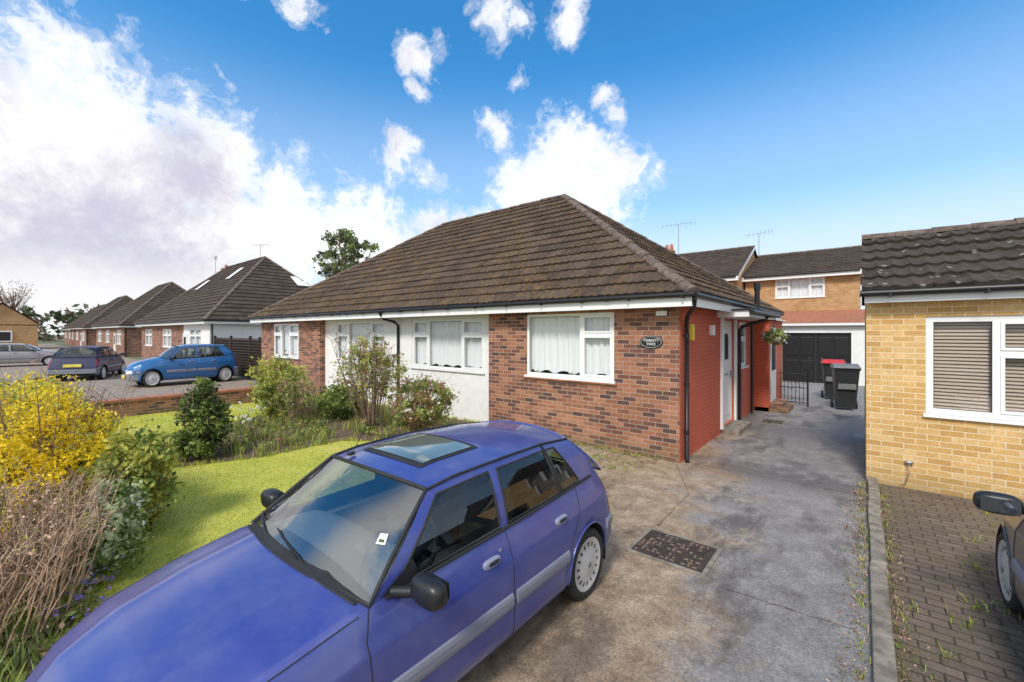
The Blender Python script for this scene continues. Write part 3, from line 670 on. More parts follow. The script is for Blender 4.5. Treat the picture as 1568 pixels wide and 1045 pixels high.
def blades(name,xy,n,h,w,mats,weights=None,lean=.5,z=.01):
    m=len(xy); idx=rng.integers(0,m,n); P=np.array(xy)[idx]
    a=rng.uniform(0,2*np.pi,n); H=h*rng.uniform(.5,1.2,n); L=H*lean*rng.uniform(0,1,n); a2=a+rng.uniform(-1,1,n)+1.57
    base=np.stack([P[:,0],P[:,1],np.full(n,z)],1); dx=np.stack([np.cos(a2),np.sin(a2),np.zeros(n)],1)*(w*rng.uniform(.6,1.3,n)/2)[:,None]
    dr=np.stack([np.cos(a),np.sin(a),np.zeros(n)],1)
    mid=base+dr*(L*.35)[:,None]; mid[:,2]+=H*.6; tip=base+dr*L[:,None]; tip[:,2]+=H
    V=np.stack([base-dx,base+dx,mid+dx*.8,tip,mid-dx*.8],1).reshape(-1,3); i=np.arange(n)[:,None]*5
    mi=rng.choice(len(mats),size=n,p=weights)
    T=np.concatenate([i+np.array([[0,1,2]]),i+np.array([[0,2,4]]),i+np.array([[4,2,3]])],0)
    return npmesh(name,V,T,mats,np.concatenate([mi,mi,mi]))
def scatter(x0,x1,y0,y1,n,cond=None):
    P=np.stack([rng.uniform(x0,x1,n),rng.uniform(y0,y1,n)],1)
    if cond is not None: P=P[cond(P)]
    return P
def inpoly(P,poly):
    x,y=P[:,0],P[:,1]; r=np.zeros(len(P),bool); n=len(poly)
    for i in range(n):
        x1,y1=poly[i]; x2,y2=poly[(i+1)%n]
        c=((y1>y)!=(y2>y))&(x<(x2-x1)*(y-y1)/(y2-y1+1e-12)+x1); r^=c
    return r
lawnc=lambda P:~inpoly(P,BED)&~inpoly(P,FBED)
G=scatter(-9,-3.47,.0,6.33,80000,lawnc); blades('lawn_grass',G,len(G),.022,.007,['g1','g2','g3'],[.55,.30,.15],.9)
G=scatter(-14.45,-9,.5,6.3,30000,lawnc); blades('lawn_grass',G,len(G),.030,.012,['g1','g2','g3'],[.55,.33,.12],.9)
ed=[]
for poly in (BED,FBED):
    for (a,b) in zip(poly,poly[1:]+poly[:1]):
        L=math.dist(a,b); m=int(L*26)
        for i in range(m):
            t=random.random(); ed.append((a[0]+(b[0]-a[0])*t+random.gauss(0,.04),a[1]+(b[1]-a[1])*t+random.gauss(0,.04)))
ed=np.array(ed); ed=np.repeat(ed,8,0)+rng.normal(0,.03,(len(ed)*8,2)); blades('lawn_edge_tufts',ed,len(ed),.08,.008,['g1','g2','lf_mid'],[.45,.35,.2],.8)
bx=scatter(-13.8,-6,1.8,6.8,460,lambda P:inpoly(P,BED)); blades('bulb_leaves',np.repeat(bx,14,0)+rng.normal(0,.06,(len(bx)*14,2)),len(bx)*14,.24,.014,['lf_light','lf_mid','lf_var'],[.5,.22,.28],.7)
bx=scatter(-8.5,-3.6,-.6,1.1,330,lambda P:inpoly(P,FBED)); blades('bluebell_leaves',np.repeat(bx,22,0)+rng.normal(0,.06,(len(bx)*22,2)),len(bx)*22,.22,.012,['lf_light','lf_mid','lf_pale'],[.6,.2,.2],.8)
foliage('ground_cover',[(-9.5,3.4,.1,1.4,1.6,.18),(-7.6,5.4,.1,1.2,.6,.15),(-12,5.6,.1,1.6,.9,.2)],7000,.035,['lf_mid','lf_light','lf_pink','soil'],220,.05,[.35,.4,.1,.15])
foliage('ground_cover',[(-5.6,.15,.08,1.9,.5,.16)],6000,.03,['lf_mid','lf_light','stem'],220,.05,[.3,.5,.2])
foliage('bluebell_flowers',[(-4.6,.45,.2,.5,.2,.07),(-5.2,.7,.22,.4,.12,.06)],240,.018,['flp'],40,.06)
foliage('daffodil_flowers',[(-11.6,4.0,.35,.9,.5,.05),(-10.4,3.2,.3,.6,.5,.05)],150,.05,['flw','lf_yel'],30,.03,[.75,.25])
wx=np.concatenate([np.stack([rng.normal(.02,.035,190),1.2+6.8*rng.uniform(0,1,190)],1),np.stack([rng.normal(.20,.04,120),rng.uniform(1.2,8,120)],1)])
blades('kerb_weeds',np.repeat(wx,9,0)+rng.normal(0,.02,(len(wx)*9,2)),len(wx)*9,.040,.006,['g2','lf_mid','stem'],[.3,.35,.35],1.3)
foliage('moss_and_litter',[(-.05,4.6,.01,.10,3.3,.02),(.22,4.6,.01,.06,3.3,.02),(-4,6.9,.01,1.6,.2,.02)],5200,.012,['lf_mid','stem','twig','chimney'],600,.03,[.2,.3,.35,.15],zmin=.005)
foliage('wall_base_moss',[(-4.6,7.1,.03,2.0,.05,.03),(-3.2,6.5,.01,.5,.4,.01)],2600,.016,['g2','lf_mid','lf_light'],260,.03,[.4,.3,.3],zmin=.005)
wx=scatter(.3,2,2.6,7.8,26); blades('paving_weeds',np.repeat(wx,16,0)+rng.normal(0,.04,(len(wx)*16,2)),len(wx)*16,.06,.008,['g2','lf_mid'],[.5,.5],1.2)

def tree(name,x,y,h,crown,n,size,mats,w,clumps=150,cs=.1,shell=.2,trunk=.25,limbs=12):
    e=empty(name); mb=MB(); mb.tube([(x,y,0),(x+.1,y,h*.3),(x-.1,y+.1,h*.6),(x,y,h*.9)],[trunk,trunk*.8,trunk*.5,.03],'twig',8)
    for i in range(limbs):
        z=h*random.uniform(.3,.8); b=random.choice(crown); a=random.uniform(0,6.28)
        q=Vector((b[0]+b[3]*.8*math.cos(a),b[1]+b[4]*.8*math.sin(a),b[2]+b[5]*random.uniform(-.3,.8))); p=Vector((x,y,z))
        mb.tube([p,p.lerp(q,.5)+Vector((0,0,.2)),q],[trunk*.35,trunk*.2,.02],'twig',5,cap=False)
    mb.make('trunk_and_limbs',e)
    if n: foliage('foliage',crown,n,size,mats,clumps,cs,w,parent=e,shell=shell)
tree('eucalyptus_tree',-33.7,19,10.8,[(-34.0,19,9.8,1.9,1.6,1.3),(-36.3,19.0,8.8,1.5,1.4,1.2),(-31.5,19,8.8,1.6,1.4,1.2),(-33.6,19,7.3,3.2,1.9,1.3)],5600,.15,['lf_grey','lf_light','lf_mid'],[.6,.25,.15],clumps=150,cs=.075,limbs=34,trunk=.2)
tree('bare_tree',-100,2.2,9.5,[(-100,2.2,8.2,2.5,2.5,2.0),(-101,.6,7.6,2.5,2.5,1.8)],900,.12,['stem','twig'],[.5,.5],limbs=60,trunk=.16)
foliage('distant_tree_line',[(-160+0*i,-40+12*i,3,8,9,4+ (i%3)) for i in range(14)]+[(-150+18*i,120,3,11,8,4) for i in range(16)],16000,.9,['lf_grey','twig','lf_dark'],600,.12,[.4,.4,.2])

# ------------------------------------------------------------------ small objects
g=MB()
for x in np.linspace(-2.15,-1.22,11): g.tube([(x,14.95,.06),(x,14.95,1.0+.08*math.sin((x+2.15)/.93*math.pi))],.008,'black',6)
for z in (.12,.55,.95): g.tube([(-2.2,14.95,z),(-1.2,14.95,z)],.012,'black',6)
for i in range(5):
    cx=-2.05+.19*i; g.tube([(cx+.07*math.cos(t*.785),14.94,.75+.07*math.sin(t*.785)) for t in range(8)],.006,'black',4,closed=True)
for x in (-2.2,-1.2): g.tube([(x,14.95,0),(x,14.95,1.1)],.02,'black',6)
g.make('iron_gate')
def wbin(name,x,y,rot,lid):
    b=MB(); rows=[]
    for z,w,d,r in ((.08,.40,.42,0),(.3,.44,.48,0),(1.15,.56,.68,0)):
        rows.append([(-w/2,-d/2,z),(w/2,-d/2,z),(w/2,d/2,z),(-w/2,d/2,z)])
    b.grid(rows,'binb',False,True); b.face(rows[0][::-1],'binb')
    b.box(-.30,.30,-.36,.36,1.12,1.18,'binb')
    top=[]
    for (t,hh) in ((-.40,1.185),(-.34,1.24),(0,1.29),(.3,1.27),(.38,1.2)): top.append([(-.31,t,1.18),(-.28,t,hh),(.28,t,hh),(.31,t,1.18)])
    b.grid(top,lid,False); b.face([top[0][k] for k in range(4)],lid)
    b.tube([(-.27,.42,1.12),(.27,.42,1.12)],.02,'binb'); b.box(-.3,-.26,.33,.42,1.05,1.15,'binb'); b.box(.26,.3,.33,.42,1.05,1.15,'binb')
    for s_ in (-1,1): b.lathe((s_*.27-.03,.24,.12),[(0,.03),(0,.12),(.06,.12),(.06,.03)],'rubber',16)
    b.box(-.2,.2,-.345,-.335,.6,.75,'binl')
    o=b.make(name,bevel=.012); o.location=(x,y,0); o.rotation_euler=(0,0,rot)
wbin('wheelie_bin',-.36,15.2,.15,'binl'); wbin('wheelie_bin',-.72,17.3,0.1,'red')
hb=empty('hanging_basket'); g=MB(); g.tube([(-1.9,12.2,2.46),(-1.62,12.2,2.46)],.012,'black',6)
for a in range(3): g.tube([(-1.65,12.2,2.44),(-1.65+.16*math.cos(a*2.1),12.2+.16*math.sin(a*2.1),2.02)],.004,'black',4)
g.lathe((-1.65,12.2,1.85),[(0,.03),(.05,.12),(.16,.18)],'twig',14,'z'); g.make('basket',hb)
foliage('leaves',[(-1.65,12.2,2.05,.22,.22,.13)],900,.04,['lf_mid','lf_light','flw','lf_dark'],40,.2,[.4,.3,.1,.2],parent=hb)
g=MB()
for zz in np.arange(.1,1.9,.13): g.box(-26.9,-19.5,7.62,7.64,zz,zz+.035,'wood')
for xx in np.arange(-26.9,-19.5,.13): g.box(xx,xx+.035,7.645,7.665,.05,1.9,'wood')
for xx in (-26.9,-24.5,-22,-19.6): g.box(xx,xx+.1,7.6,7.7,0,2.0,'wood')
g.box(-26.9,-19.5,7.70,7.715,.05,1.8,'wood'); g.make('trellis_fence')

# ------------------------------------------------------------------ cars
def paintmat(name,c,metal=.25,rough=.36,coat=.8,dust=.16):
    m=NT(name); o=m.coord(); n=m.noise(o,900,1); n2=m.noise(o,2.5,5,.7)
    col=m.mix(.25,c,m.ramp(n,[(.35,(.7,.7,.7)),(.65,(1.3,1.3,1.3))]),'MULTIPLY')
    col=m.mix(m.math('MULTIPLY',m.ramp(n2,[(.4,(0,0,0)),(.75,(1,1,1))]),dust),col,(.38,.37,.37))
    m.base(col); m.b.inputs['Metallic'].default_value=metal
    m.link(m.ramp(n2,[(.3,(rough,)*3),(.7,(rough+.14,)*3)]),m.b.inputs['Roughness'])
    m.b.inputs['Coat Weight'].default_value=coat; m.link(m.ramp(n2,[(.3,(.07,)*3),(.7,(.18,)*3)]),m.b.inputs['Coat Roughness']); return m.m
M['trimg']=simple('grey_side_trim',(.19,.20,.25),.5,var=.1); M['bump']=simple('grey_bumper',(.19,.20,.24),.55,var=.1)
M['seat']=simple('seat_fabric',(.08,.085,.10),.95,var=.3,scale=40); M['hub']=simple('silver_hubcap',(.55,.56,.57),.4,metal=.3,var=.1)
M['lamp']=simple('lamp_glass',(.6,.62,.62),.1,coat=1); M['tail']=simple('tail_lamp',(.4,.01,.01),.2,coat=1); M['dash']=simple('dashboard',(.15,.16,.17),.9); M['plate']=simple('number_plate',(.7,.6,.1),.5); M['sticker']=simple('paper_sticker',(.75,.76,.74),.7)
M['sunroof']=simple('sunroof_glass',(.10,.14,.13),.06,coat=1,var=.1); M['handle']=simple('door_handle',(.25,.27,.38),.4)
SL=[0,.05,.15,.35,.65,1.0,1.6,2.2,2.8,3.2,3.42,3.52,3.56]
SW=[.38,.50,.61,.71,.762,.778,.782,.782,.775,.755,.735,.71,.67]
SZ=[.52,.585,.655,.735,.805,.865,.882,.897,.915,.925,.925,.915,.89]
SB=[.26,.21,.19,.18,.18,.20,.20,.20,.20,.20,.22,.24,.29]
SC=[.55,.63,.72,.81,.885,.945,.95,.95,.95,.95,.95,.95,.92]
fi=lambda l,T:float(np.interp(l,SL,T))
AX=[.66,3.03]; WR=.272; AR=.325
def bx_(l,z):
    zb,zs,W=fi(l,SB),fi(l,SZ),fi(l,SW); q=(z-zb)/(zs-zb)
    return W-.05*max(0,(.18-q)/.18)**2-.085*max(0,(q-.55)/.45)**2.0+.006*math.exp(-((q-.74)/.045)**2)
def ladj(l,z):
    return l-.15*min(1,max(0,(z-.5)/.4))*max(0,(l-3.2)/.36)
def make_car(name,loc,rotz,paint,sc=(1,1,1),detail=True):
    root=empty(name,loc); root.rotation_euler=(0,0,rotz); root.scale=sc
    ls=sorted(set([round(x,3) for x in list(np.arange(0,.2,.025))+list(np.arange(.2,3.4,.04))+list(np.arange(3.4,3.561,.02))+[3.56]+
        [a+AR*math.cos(t) for a in AX for t in np.linspace(0,math.pi,19)]]))
    qs=[0,.05,.1,.16,.22,.3,.38,.46,.54,.62,.68,.71,.74,.77,.80,.85,.90,.95,1]
    fs=[.95,.86,.72,.65,.60,.55,.50,.45,.38,.2,0]
    def hood(l,f_):
        zs,zc=fi(l,SZ),fi(l,SC); return zs+(zc-zs)*(1-f_**2.4)+(.008*math.exp(-((f_-.55)/.07)**2) if l<1.05 else 0)
    body=MB(); rows=[]
    for l in ls:
        zb,zs,zc=fi(l,SB),fi(l,SZ),fi(l,SC); zl=zb
        for a in AX:
            if abs(l-a)<AR: zl=max(zl,WR+math.sqrt(AR*AR-(l-a)**2))
        half=[]
        for q in qs:
            z=max(zb+q*(zs-zb),zl); half.append((bx_(l,z),ladj(l,z),z))
        xs=half[-1][0]
        for f_ in fs: half.append((xs*f_,ladj(l,zs),hood(l,f_)))
        rows.append([(x,y,z) for x,y,z in half]+[(-x,y,z) for x,y,z in half[::-1][1:]])
    nq=len(qs); nt=len(rows[0])
    def bm(i,j):
        l=(ls[i]+ls[i+1])/2; z=(rows[i][j][2]+rows[i][j+1][2]+rows[i+1][j][2])/3
        if (nq-1)<=j<nt-nq:
            return None if l>1.08 else paint
        if z<.40 and (l<.28 or l>3.36): return 'bump'
        if z<.50 and (l>3.42 or l<.05): return 'bump'
        return paint
    body.grid(rows,bm,True)
    for rw,fl in ((rows[0],False),(rows[-1],True)):
        n=len(rw)//2; g=[]
        for j in range(n+1):
            a,b=rw[j],rw[nt-1-j]; bul=(-.03 if not fl else .02)
            g.append([(a[0]+(b[0]-a[0])*t,a[1]+bul*math.sin(math.pi*t),a[2]) for t in np.linspace(0,1,9)])
        body.grid(g,lambda i,j,g=g:('bump' if g[i][j][2]<.45 else paint),True)
    body.make('body',root)
    sc_=MB(); g=[]
    for k in np.linspace(0,1,5):
        row=[]
        for u_ in np.linspace(-.93,.93,25):
            l0=.945+.10*u_*u_; l=l0+(1.11-l0)*k; x=u_*bx_(1.0,fi(1.0,SZ)); row.append((x,l,hood(min(l,1.05),abs(u_))+.004))
        g.append(row)
    sc_.grid(g,'rubber'); sc_.tube([(a[0],a[1],a[2]) for a in g[0]],.006,'rubber',6); sc_.make('scuttle_panel',root)
    u=MB(); u.box(-.66,.66,.25,3.45,.19,.26,'rubber')
    for a in AX:
        for s_ in (-1,1):
            rws=[]
            for xx in (.40,.745): rws.append([(s_*xx,a+(AR-.004)*math.cos(t),WR+(AR-.004)*math.sin(t)) for t in np.linspace(-.3,math.pi+.3,20)])
            u.grid(rws,'rubber'); u.lathe((s_*.42,a,WR),[(0,0),(0,AR)],'rubber',20)
    u.make('underbody',root)
    gh=MB(); gl=MB(); rb=MB()
    zr=lambda l:float(np.interp(l,[1.5,1.75,2.2,2.7,3.1],[1.235,1.268,1.282,1.272,1.235]))
    xr=lambda l:float(np.interp(l,[1.5,2.2,3.1],[.525,.545,.505]))
    xb=lambda l:bx_(min(l,3.45),fi(l,SZ))
    cols=[(1.08,1.55),(1.20,1.65),(2.00,2.03),(2.08,2.11),(2.70,2.66),(2.745,2.70),(3.02,2.80),(3.42,3.08)]
    kind=['p','g','p','g','r','g','p']
    def S_(c,t):
        l=c[0]+(c[1]-c[0])*t; lb,lr=c
        x=xb(lb)*(1-t)+xr(lr)*t+.022*math.sin(math.pi*t); z=fi(lb,SZ)*(1-t)+zr(lr)*t
        return (x,ladj(l,z) if lb>3.3 and t<.3 else l,z)
    ts=[0,.05,.2,.38,.56,.74,.88,1]
    for s_ in (1,-1):
        mir=lambda p:(p[0]*s_,p[1],p[2])
        for k in range(7):
            sub=3; rws=[]
            for a in range(sub+1):
                c=(cols[k][0]+(cols[k+1][0]-cols[k][0])*a/sub,cols[k][1]+(cols[k+1][1]-cols[k][1])*a/sub)
                rws.append([mir(S_(c,t)) for t in ts])
            for j in range(len(ts)-1):
                isg=kind[k] in 'g' and 1<=j<=5
                seg=[[r[j],r[j+1]] for r in rws]
                (gl if isg else gh).grid(seg,'cglass' if isg else ('black' if kind[k]=='r' or (kind[k]=='g' and j==0) else paint),True)
            if kind[k]=='g':
                c0,c1=cols[k],cols[k+1]; e=[]
                for t in ts[1:7]: e.append(mir(S_(c0,t)))
                for t in ts[1:7][::-1]: e.append(mir(S_(c1,t)))
                rb.tube(e,.0085,'rubber',6,closed=True)
        rb.tube([(s_*(xr(l)+.006),l,zr(l)+.004) for l in np.linspace(1.55,3.08,16)],.008,'rubber',6)
    def roofp(u_,v_):
        l0=1.55-.07*(1-u_*u_); l1=3.08+.04*(1-u_*u_); l=l0+(l1-l0)*v_
        return (u_*xr(l),l,zr(l)+.06*(1-abs(u_)**2.3)-.012*(1-min(1,v_*6))*(1-u_*u_))
    us=np.linspace(-1,1,17); rf=MB(); rf.grid([[roofp(a,b) for a in us] for b in np.linspace(0,1,22)],paint,True); rf.make('roof',root)
    if detail:
        sr=MB(); pts=lambda a0,a1,b0,b1,dz,n=8:[[ (lambda q:(q[0],q[1],q[2]+dz))(roofp(a,b)) for a in np.linspace(a0,a1,n)] for b in np.linspace(b0,b1,n)]
        sr.grid(pts(-.62,.62,.10,.42,.005),'rubber'); sr.grid(pts(-.57,.57,.125,.395,.010),'sunroof')
        sr.tube([(-.3,1.56,1.285),(-.33,1.72,1.50)],.0028,'rubber',5); sr.blob((-.3,1.56,1.30),(.02,.03,.012),'rubber')
        sr.make('sunroof_and_antenna',root)
    def wsp(u_,t):
        b=(u_*xb(1.08),1.08-.10*(1-u_*u_),.872+.055*(1-u_*u_)); q=roofp(u_,0)
        bul=.03*math.sin(math.pi*t)*(1-u_*u_*.8)
        return (b[0]+(q[0]-b[0])*t,b[1]+(q[1]-b[1])*t-bul*.6,b[2]+(q[2]-b[2])*t+bul*.7)
    ws=[[wsp(a,t) for a in us] for t in np.linspace(0,1,10)]
    gl.grid(ws,'wglass',True)
    def off(p,d=.004): return (p[0],p[1]-d*.7,p[2]+d*.7)
    edge=[off(wsp(a,.0)) for a in us]+[off(wsp(1,t)) for t in np.linspace(.1,.9,9)]+[off(wsp(a,1)) for a in us[::-1]]+[off(wsp(-1,t)) for t in np.linspace(.9,.1,9)]
    rb.tube(edge,.012,'rubber',6,closed=True)
    def rgp(u_,t):
        q=roofp(u_,1); b=(u_*.66,3.41+.03*(1-u_*u_),.925)
        return (q[0]+(b[0]-q[0])*t,q[1]+(b[1]-q[1])*t+.03*math.sin(math.pi*t),q[2]+(b[2]-q[2])*t)
    rg=[[rgp(a,t) for a in us] for t in np.linspace(0,1,9)]
    gl.grid(rg,'cglass',True,flip=True)
    rb.tube([rgp(a,0) for a in us]+[rgp(1,t) for t in np.linspace(.1,.9,7)]+[rgp(a,1) for a in us[::-1]]+[rgp(-1,t) for t in np.linspace(.9,.1,7)],.010,paint,6,closed=True)
    gh.make('pillars',root); gl.make('glass',root); rb.make('window_seals',root)
    lm=MB()
    for s_ in (-1,1):
        lm.grid([[(s_*(bx_(l,z)+.003),ladj(l,z)+.002,z) for z in (.56,.66,.76,.84)] for l in (3.47,3.5,3.54,3.56)],'tail')
        lm.grid([[(s_*(bx_(l,z)+.006)*k,l-.012,z) for z in (.44,.49,.54)] for l,k in ((.13,1),(.05,1),(0,1),(-.02,.72))],'lamp')
    lm.grid([[(x,-.036,z) for x in (-.3,0,.3)] for z in (.44,.48,.53)],'black',False); lm.box(-.26,.26,-.05,-.035,.29,.39,'plate'); lm.box(-.26,.26,3.575,3.60,.55,.66,'plate')
    lm.make('lamps_and_plates',root)
    sm=MB()
    for s_ in (1,-1):
        P_=lambda l,z,d=.0:(s_*(bx_(l,z)+d),ladj(l,z),z)
        L1=[(1.06,.24),(1.05,.4),(1.04,.6),(1.03,.75),(1.07,.862)]; L2=[(2.04,.24),(2.04,.5),(2.04,.88)]
        L3=[(2.64,.30),(2.68,.42),(2.74,.55),(2.82,.66),(2.90,.78),(2.92,.90)]
        def fine(L):
            o=[]
            for (a,b),(c,d_) in zip(L[:-1],L[1:]): o+=[(a+(c-a)*t/8,b+(d_-b)*t/8) for t in range(8)]
            return o+[L[-1]]
        for Lx in (L1,L2,L3,[(1.06,.24),(2.0,.235),(2.64,.24)]): sm.tube([P_(a,b,-.001) for a,b in fine(Lx)],.0038,'rubber',5,cap=False)
        sm.tube([(s_*bx_(l,fi(l,SZ)-.012),l,fi(l,SZ)-.012) for l in np.linspace(.1,1.02,14)],.0035,'rubber',5,cap=False)
        sm.tube([(s_*(xb(l)+.006),l,fi(l,SZ)+.004) for l in np.linspace(1.16,3.2,24)],.010,'rubber',6)
        for l0,l1 in ((1.08,2.02),(2.06,2.69),(3.36,3.5),(.22,.33)):
            rws=[]
            for l in np.linspace(l0,l1,8): rws.append([P_(l,.435,.0),P_(l,.44,.012),P_(l,.465,.018),P_(l,.50,.018),P_(l,.52,.012),P_(l,.525,0)])
            sm.grid(rws,'trimg',False); sm.face(rws[0],'trimg'); sm.face(rws[-1],'trimg')
        for l in (1.86,2.62):
            z=.77; sm.blob((s_*(bx_(l,z)+.004),l,z),(.018,.075,.028),'handle',.6); sm.blob((s_*(bx_(l,z)+.012),l+.005,z+.002),(.016,.05,.014),'rubber',.6)
        sm.blob((s_*(bx_(1.93,.80)),1.955,.80),(.008,.011,.011),'binl')
        sm.blob((s_*.885,1.27,.925),(.105,.055,.065),'black',.65); sm.tube([(s_*.70,1.20,.885),(s_*.80,1.25,.90)],.028,'black')
        sm.grid([[(s_*x,1.328,z) for x in (.80,.88,.965)] for z in (.88,.925,.97)],'mirror',False)
        # triangular quarter panel that carries the mirror
        sm.face([(s_*(xb(1.12)+.012),1.12,.885),(s_*(xb(1.30)+.012),1.30,.89),(s_*(xb(1.28)-.008),1.33,.985)],'black')
        for a in AX:
            arc=[]
            for t in np.linspace(-.05,math.pi+.05,22):
                l=a+AR*math.cos(t); z=max(WR+AR*math.sin(t),.2); arc.append((s_*(bx_(l,z)+.001),ladj(l,z),z))
            sm.tube(arc,.009,paint,6)
    if detail:
        for (x0,x1) in ((.38,-.12),(-.15,-.62)):
            a=wsp(x0/.70,-.03); b=wsp(x1/.70,.10); a=off(a,.02); b=off(b,.014)
            m2=tuple((a[i]+b[i])/2+(0,0,.012)[i] for i in range(3)); sm.tube([a,m2,b],[.008,.006,.004],'black',6)
            b1=off(wsp((x1+.27)/.70,.03),.012); b2=off(wsp((x1-.10)/.70,.13),.012) ; sm.tube([b1,b2],.005,'black',5)
        def q(u_,t): return off(wsp(u_,t),.006)
        sm.face([q(.82,.40),q(.90,.42),q(.88,.51),q(.81,.49)],'sticker'); sm.face([off(q(.835,.42),.002),off(q(.885,.435),.002),off(q(.875,.455),.002),off(q(.83,.445),.002)],'lf_mid')
    sm.make('trim_seams_and_mirrors',root)
    it=MB(); it.blob((0,1.28,.80),(.64,.24,.11),'dash',.5); it.box(-.64,.64,.95,1.15,.5,.80,'dash'); it.blob((.34,1.36,.89),(.17,.09,.05),'dash',.6)
    for s_ in (-.34,.34):
        it.blob((s_,2.0,.50),(.24,.27,.10),'seat',.5); it.blob((s_,2.26,.78),(.235,.09,.30),'seat',.5); it.blob((s_,2.29,1.12),(.13,.05,.075),'seat',.5)
    it.blob((0,2.85,.5),(.6,.25,.10),'seat',.4); it.blob((0,3.08,.75),(.6,.08,.24),'seat',.4)
    it.box(-.66,.66,3.1,3.4,.82,.86,'dash')
    for s_ in (-1,1): it.box(s_*.60,s_*.66,1.15,3.1,.4,.80,'dash')
    st=[(.34+.18*math.cos(t),1.62+.06*math.sin(t),.86+.165*math.sin(t)) for t in np.linspace(0,6.1,20)]
    it.tube(st,.015,'rubber',6,closed=True); it.tube([(.34,1.62,.86),(.34,1.35,.78)],.025,'dash')
    it.blob((0,1.64,1.19),(.10,.015,.03),'black',.6); it.make('interior',root)
    for a in AX:
        for s_ in (-1,1):
            w=MB(); r=WR
            w.lathe((0,0,0),[(-.08,r*.66),(-.085,r*.9),(-.06,r),(.06,r),(.082,r*.93),(.088,r*.84),(.078,r*.74)],'rubber',40)
            w.lathe((0,0,0),[(.080,r*.76),(.082,r*.72),(.070,r*.67),(.078,r*.38),(.088,r*.20),(.090,0.001)],'hub',40)
            for k in range(16):
                t=2*math.pi*k/16; c,sn=math.cos(t),math.sin(t); c2,s2=math.cos(t+.11),math.sin(t+.11)
                w.face([(.0785,r*.50*c,r*.50*sn),(.0745,r*.62*c,r*.62*sn),(.0745,r*.62*c2,r*.62*s2),(.0785,r*.50*c2,r*.50*s2)],'rubber')
            w.lathe((0,0,0),[(.087,.022),(.096,.02),(.096,.001)],'binl',12)
            o=w.make('wheel',root); o.location=(s_*.672,a,WR); o.rotation_euler=(random.uniform(0,3),0,0 if s_>0 else math.pi)
    return root
blue=paintmat('blue_car_paint',(.043,.062,.29),.28,.36,.9)
make_car('parked_hatchback_car',(-2.465,.04,.006),0,blue)
make_car('parked_grey_car',(1.71,5.76,.006),math.pi,paintmat('grey_car_paint',(.045,.048,.058),.1),(1.12,1.1,1.06),False)
make_car('parked_suv_car',(-22.4,3.35,.006),0,paintmat('teal_car_paint',(.005,.11,.32),.2,dust=.05),(1.10,1.05,1.24),False)
make_car('parked_estate_car',(-30.8,3.9,.006),R(-112),paintmat('navy_car_paint',(.006,.010,.06),.0,.5,.25,dust=.0),(1.14,1.2,1.15),False)
make_car('parked_silver_car',(-42,3.4,.006),R(175),paintmat('silver_car_paint',(.28,.26,.28)),(1.14,1.25,1.1),False)

# ------------------------------------------------------------------ world
SUN_H,SUN_E=168,46
wd=bpy.data.worlds.new('World'); scene.world=wd; wd.use_nodes=True; t=wd.node_tree; N=t.nodes; Lk=t.links
bg=N['Background']
def nn(ty,**k):
    n=N.new(ty)
    for a,v in k.items(): setattr(n,a,v)
    return n
def mth(op,a,b=None,c=False):
    m=nn('ShaderNodeMath',operation=op,use_clamp=c)
    for i,v in enumerate((a,b)):
        if v is None: continue
        if hasattr(v,'links'): Lk.new(v,m.inputs[i])
        else: m.inputs[i].default_value=v
    return m.outputs[0]
def rmp(f,stops,interp='EASE'):
    r=nn('ShaderNodeValToRGB'); e=r.color_ramp.elements; r.color_ramp.interpolation=interp
    while len(e)<len(stops): e.new(.5)
    for i,(p,c) in enumerate(stops): e[i].position=p; e[i].color=(*c,1)
    Lk.new(f,r.inputs[0]); return r.outputs[0]
def mixc(f,a,b,mode='MIX'):
    m=nn('ShaderNodeMix',data_type='RGBA',blend_type=mode)
    for s_,v in ((m.inputs[0],f),(m.inputs[6],a),(m.inputs[7],b)):
        if hasattr(v,'links'): Lk.new(v,s_)
        elif isinstance(v,(int,float)): s_.default_value=v
        else: s_.default_value=(*v,1)
    return m.outputs[2]
sky=nn('ShaderNodeTexSky',sky_type='NISHITA',sun_disc=False); sky.sun_elevation=R(SUN_E); sky.sun_rotation=R(SUN_H); sky.air_density=1.0; sky.dust_density=.6; sky.ozone_density=2.5
gc=nn('ShaderNodeTexCoord').outputs['Generated']
sx=nn('ShaderNodeSeparateXYZ'); Lk.new(gc,sx.inputs[0]); zz=sx.outputs[2]
def noise(scale,det,ro,vec=None):
    n=nn('ShaderNodeTexNoise'); n.inputs['Scale'].default_value=scale; n.inputs['Detail'].default_value=det; n.inputs['Roughness'].default_value=ro; Lk.new(vec or gc,n.inputs['Vector']); return n
nw=noise(5,4,.6)
def vm(op,a,b):
    v=nn('ShaderNodeVectorMath',operation=op)
    for i,q in enumerate((a,b)):
        if hasattr(q,'links'): Lk.new(q,v.inputs[i])
        else: v.inputs[i].default_value=q
    return v
wofs=vm('MULTIPLY',vm('SUBTRACT',nw.outputs['Color'],(.5,.5,.5)).outputs[0],(.10,.10,.07)).outputs[0]
gw=vm('ADD',gc,wofs).outputs[0]
n1=noise(13,9,.62,gw); n2=noise(44,6,.7,gw)
nbig=noise(3.2,9,.6)
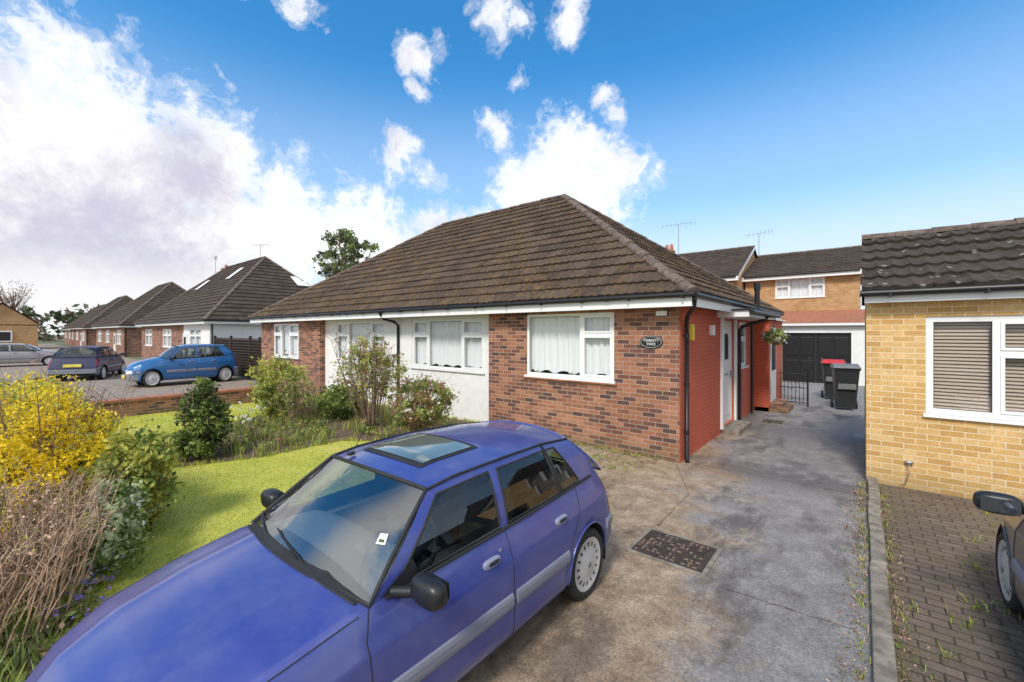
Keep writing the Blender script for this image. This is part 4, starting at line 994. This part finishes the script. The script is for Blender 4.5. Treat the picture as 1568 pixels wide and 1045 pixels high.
clouds=[(-84,12.5,10),(-76,15.0,6),(-90,16.0,5.5),(-92,8,12),(-68,12.5,5.5),(-60,12.0,4.8),(-80,7,8),(-32,20.0,4.8),(-27,18.5,4.2),(-37,17.5,4.2),(-30,23,2.8),(-55.6,20.5,2.0),(-54.5,22.5,1.5),(-50.4,19.5,1.5),(-65.5,34.0,1.4),(-51.5,32.5,1.7),(-48.8,33.8,1.3),(-41.4,36.6,2.0),(-39,36.0,1.3),(-31.5,36.2,1.8),(-41.5,25.6,1.7),(-43,27.2,1.1),(-39,31,1.0),(-27,28.5,1.2),(-25,25.8,1.2),(-72,20,2.2),(-51.5,29,.9),(-66,20.5,1.2),(-48,12.5,3.5),(-42,13,3.5),(-54,11,4)]
val=None
for (h,e_,r_) in clouds:
    dv=(math.sin(R(h))*math.cos(R(e_)),math.cos(R(h))*math.cos(R(e_)),math.sin(R(e_)))
    dn=vm('DISTANCE',gw,dv)
    v_=mth('SUBTRACT',1,mth('DIVIDE',dn.outputs['Value'],2*math.sin(R(r_)/2)*1.5))
    v_=mth('MULTIPLY',v_,min(1.6,.55+r_*.11))
    val=v_ if val is None else mth('MAXIMUM',val,v_)
val=mth('MAXIMUM',val,-.5)
nz=mth('ADD',mth('MULTIPLY',mth('SUBTRACT',n1.outputs['Fac'],.5),2.5),mth('MULTIPLY',mth('SUBTRACT',n2.outputs['Fac'],.5),.9))
cl=mth('ADD',val,nz)
mask=rmp(mth('ADD',cl,.05),[(.0,(0,0,0)),(.22,(.22,.22,.22)),(.50,(.75,.75,.75)),(.80,(1,1,1))])
back=nn('ShaderNodeVectorMath',operation='DOT_PRODUCT'); Lk.new(gc,back.inputs[0]); back.inputs[1].default_value=(.633,-.774,.35)
bk=rmp(mth('ADD',back.outputs['Value'],0),[(.0,(0,0,0)),(.35,(1,1,1))])
bm=mth('MULTIPLY',bk,rmp(nbig.outputs['Fac'],[(.34,(0,0,0)),(.54,(1,1,1))]))
mask=mth('MAXIMUM',mask,bm)
skc=mixc(1.0,sky.outputs[0],(.38,1.22,1.60),'MULTIPLY')
hz=rmp(zz,[(0,(1,1,1)),(.14,(.86,.86,.86)),(.30,(.34,.34,.34)),(.54,(0,0,0))])
skc=mixc(mth('MULTIPLY',hz,.98),skc,(5.7,6.15,6.6))
shade=rmp(mth('ADD',mth('MULTIPLY',nbig.outputs['Fac'],.9),mth('MULTIPLY',cl,-.10)),[(.24,(4.4,4.3,5.2)),(.44,(7.5,7.5,7.5))])
shade=mixc(rmp(zz,[(.05,(1,1,1)),(.16,(0,0,0))]),shade,(6.6,6.6,6.7))
out=mixc(mask,skc,shade)
Lk.new(out,bg.inputs[0]); bg.inputs[1].default_value=.15
sd=bpy.data.lights.new('sun','SUN'); sd.energy=3.3; sd.angle=R(12); sd.color=(1,.945,.87)
so=bpy.data.objects.new('sun',sd); scene.collection.objects.link(so)
dirv=Vector((math.sin(R(SUN_H))*math.cos(R(SUN_E)),math.cos(R(SUN_H))*math.cos(R(SUN_E)),math.sin(R(SUN_E))))
so.rotation_euler=(-dirv).to_track_quat('-Z','Y').to_euler()
scene.view_settings.view_transform='Standard'; scene.view_settings.look='None'; scene.view_settings.exposure=0
# ------------------------------------------------------------------ camera
cd=bpy.data.cameras.new('camera'); co=bpy.data.objects.new('camera',cd); scene.collection.objects.link(co)
co.location=(0,0,2.15); co.rotation_euler=(R(90),0,R(39.3)); cd.lens=15.02; cd.sensor_width=36; cd.shift_y=-.008; cd.clip_end=2000; cd.clip_start=.02
scene.camera=co
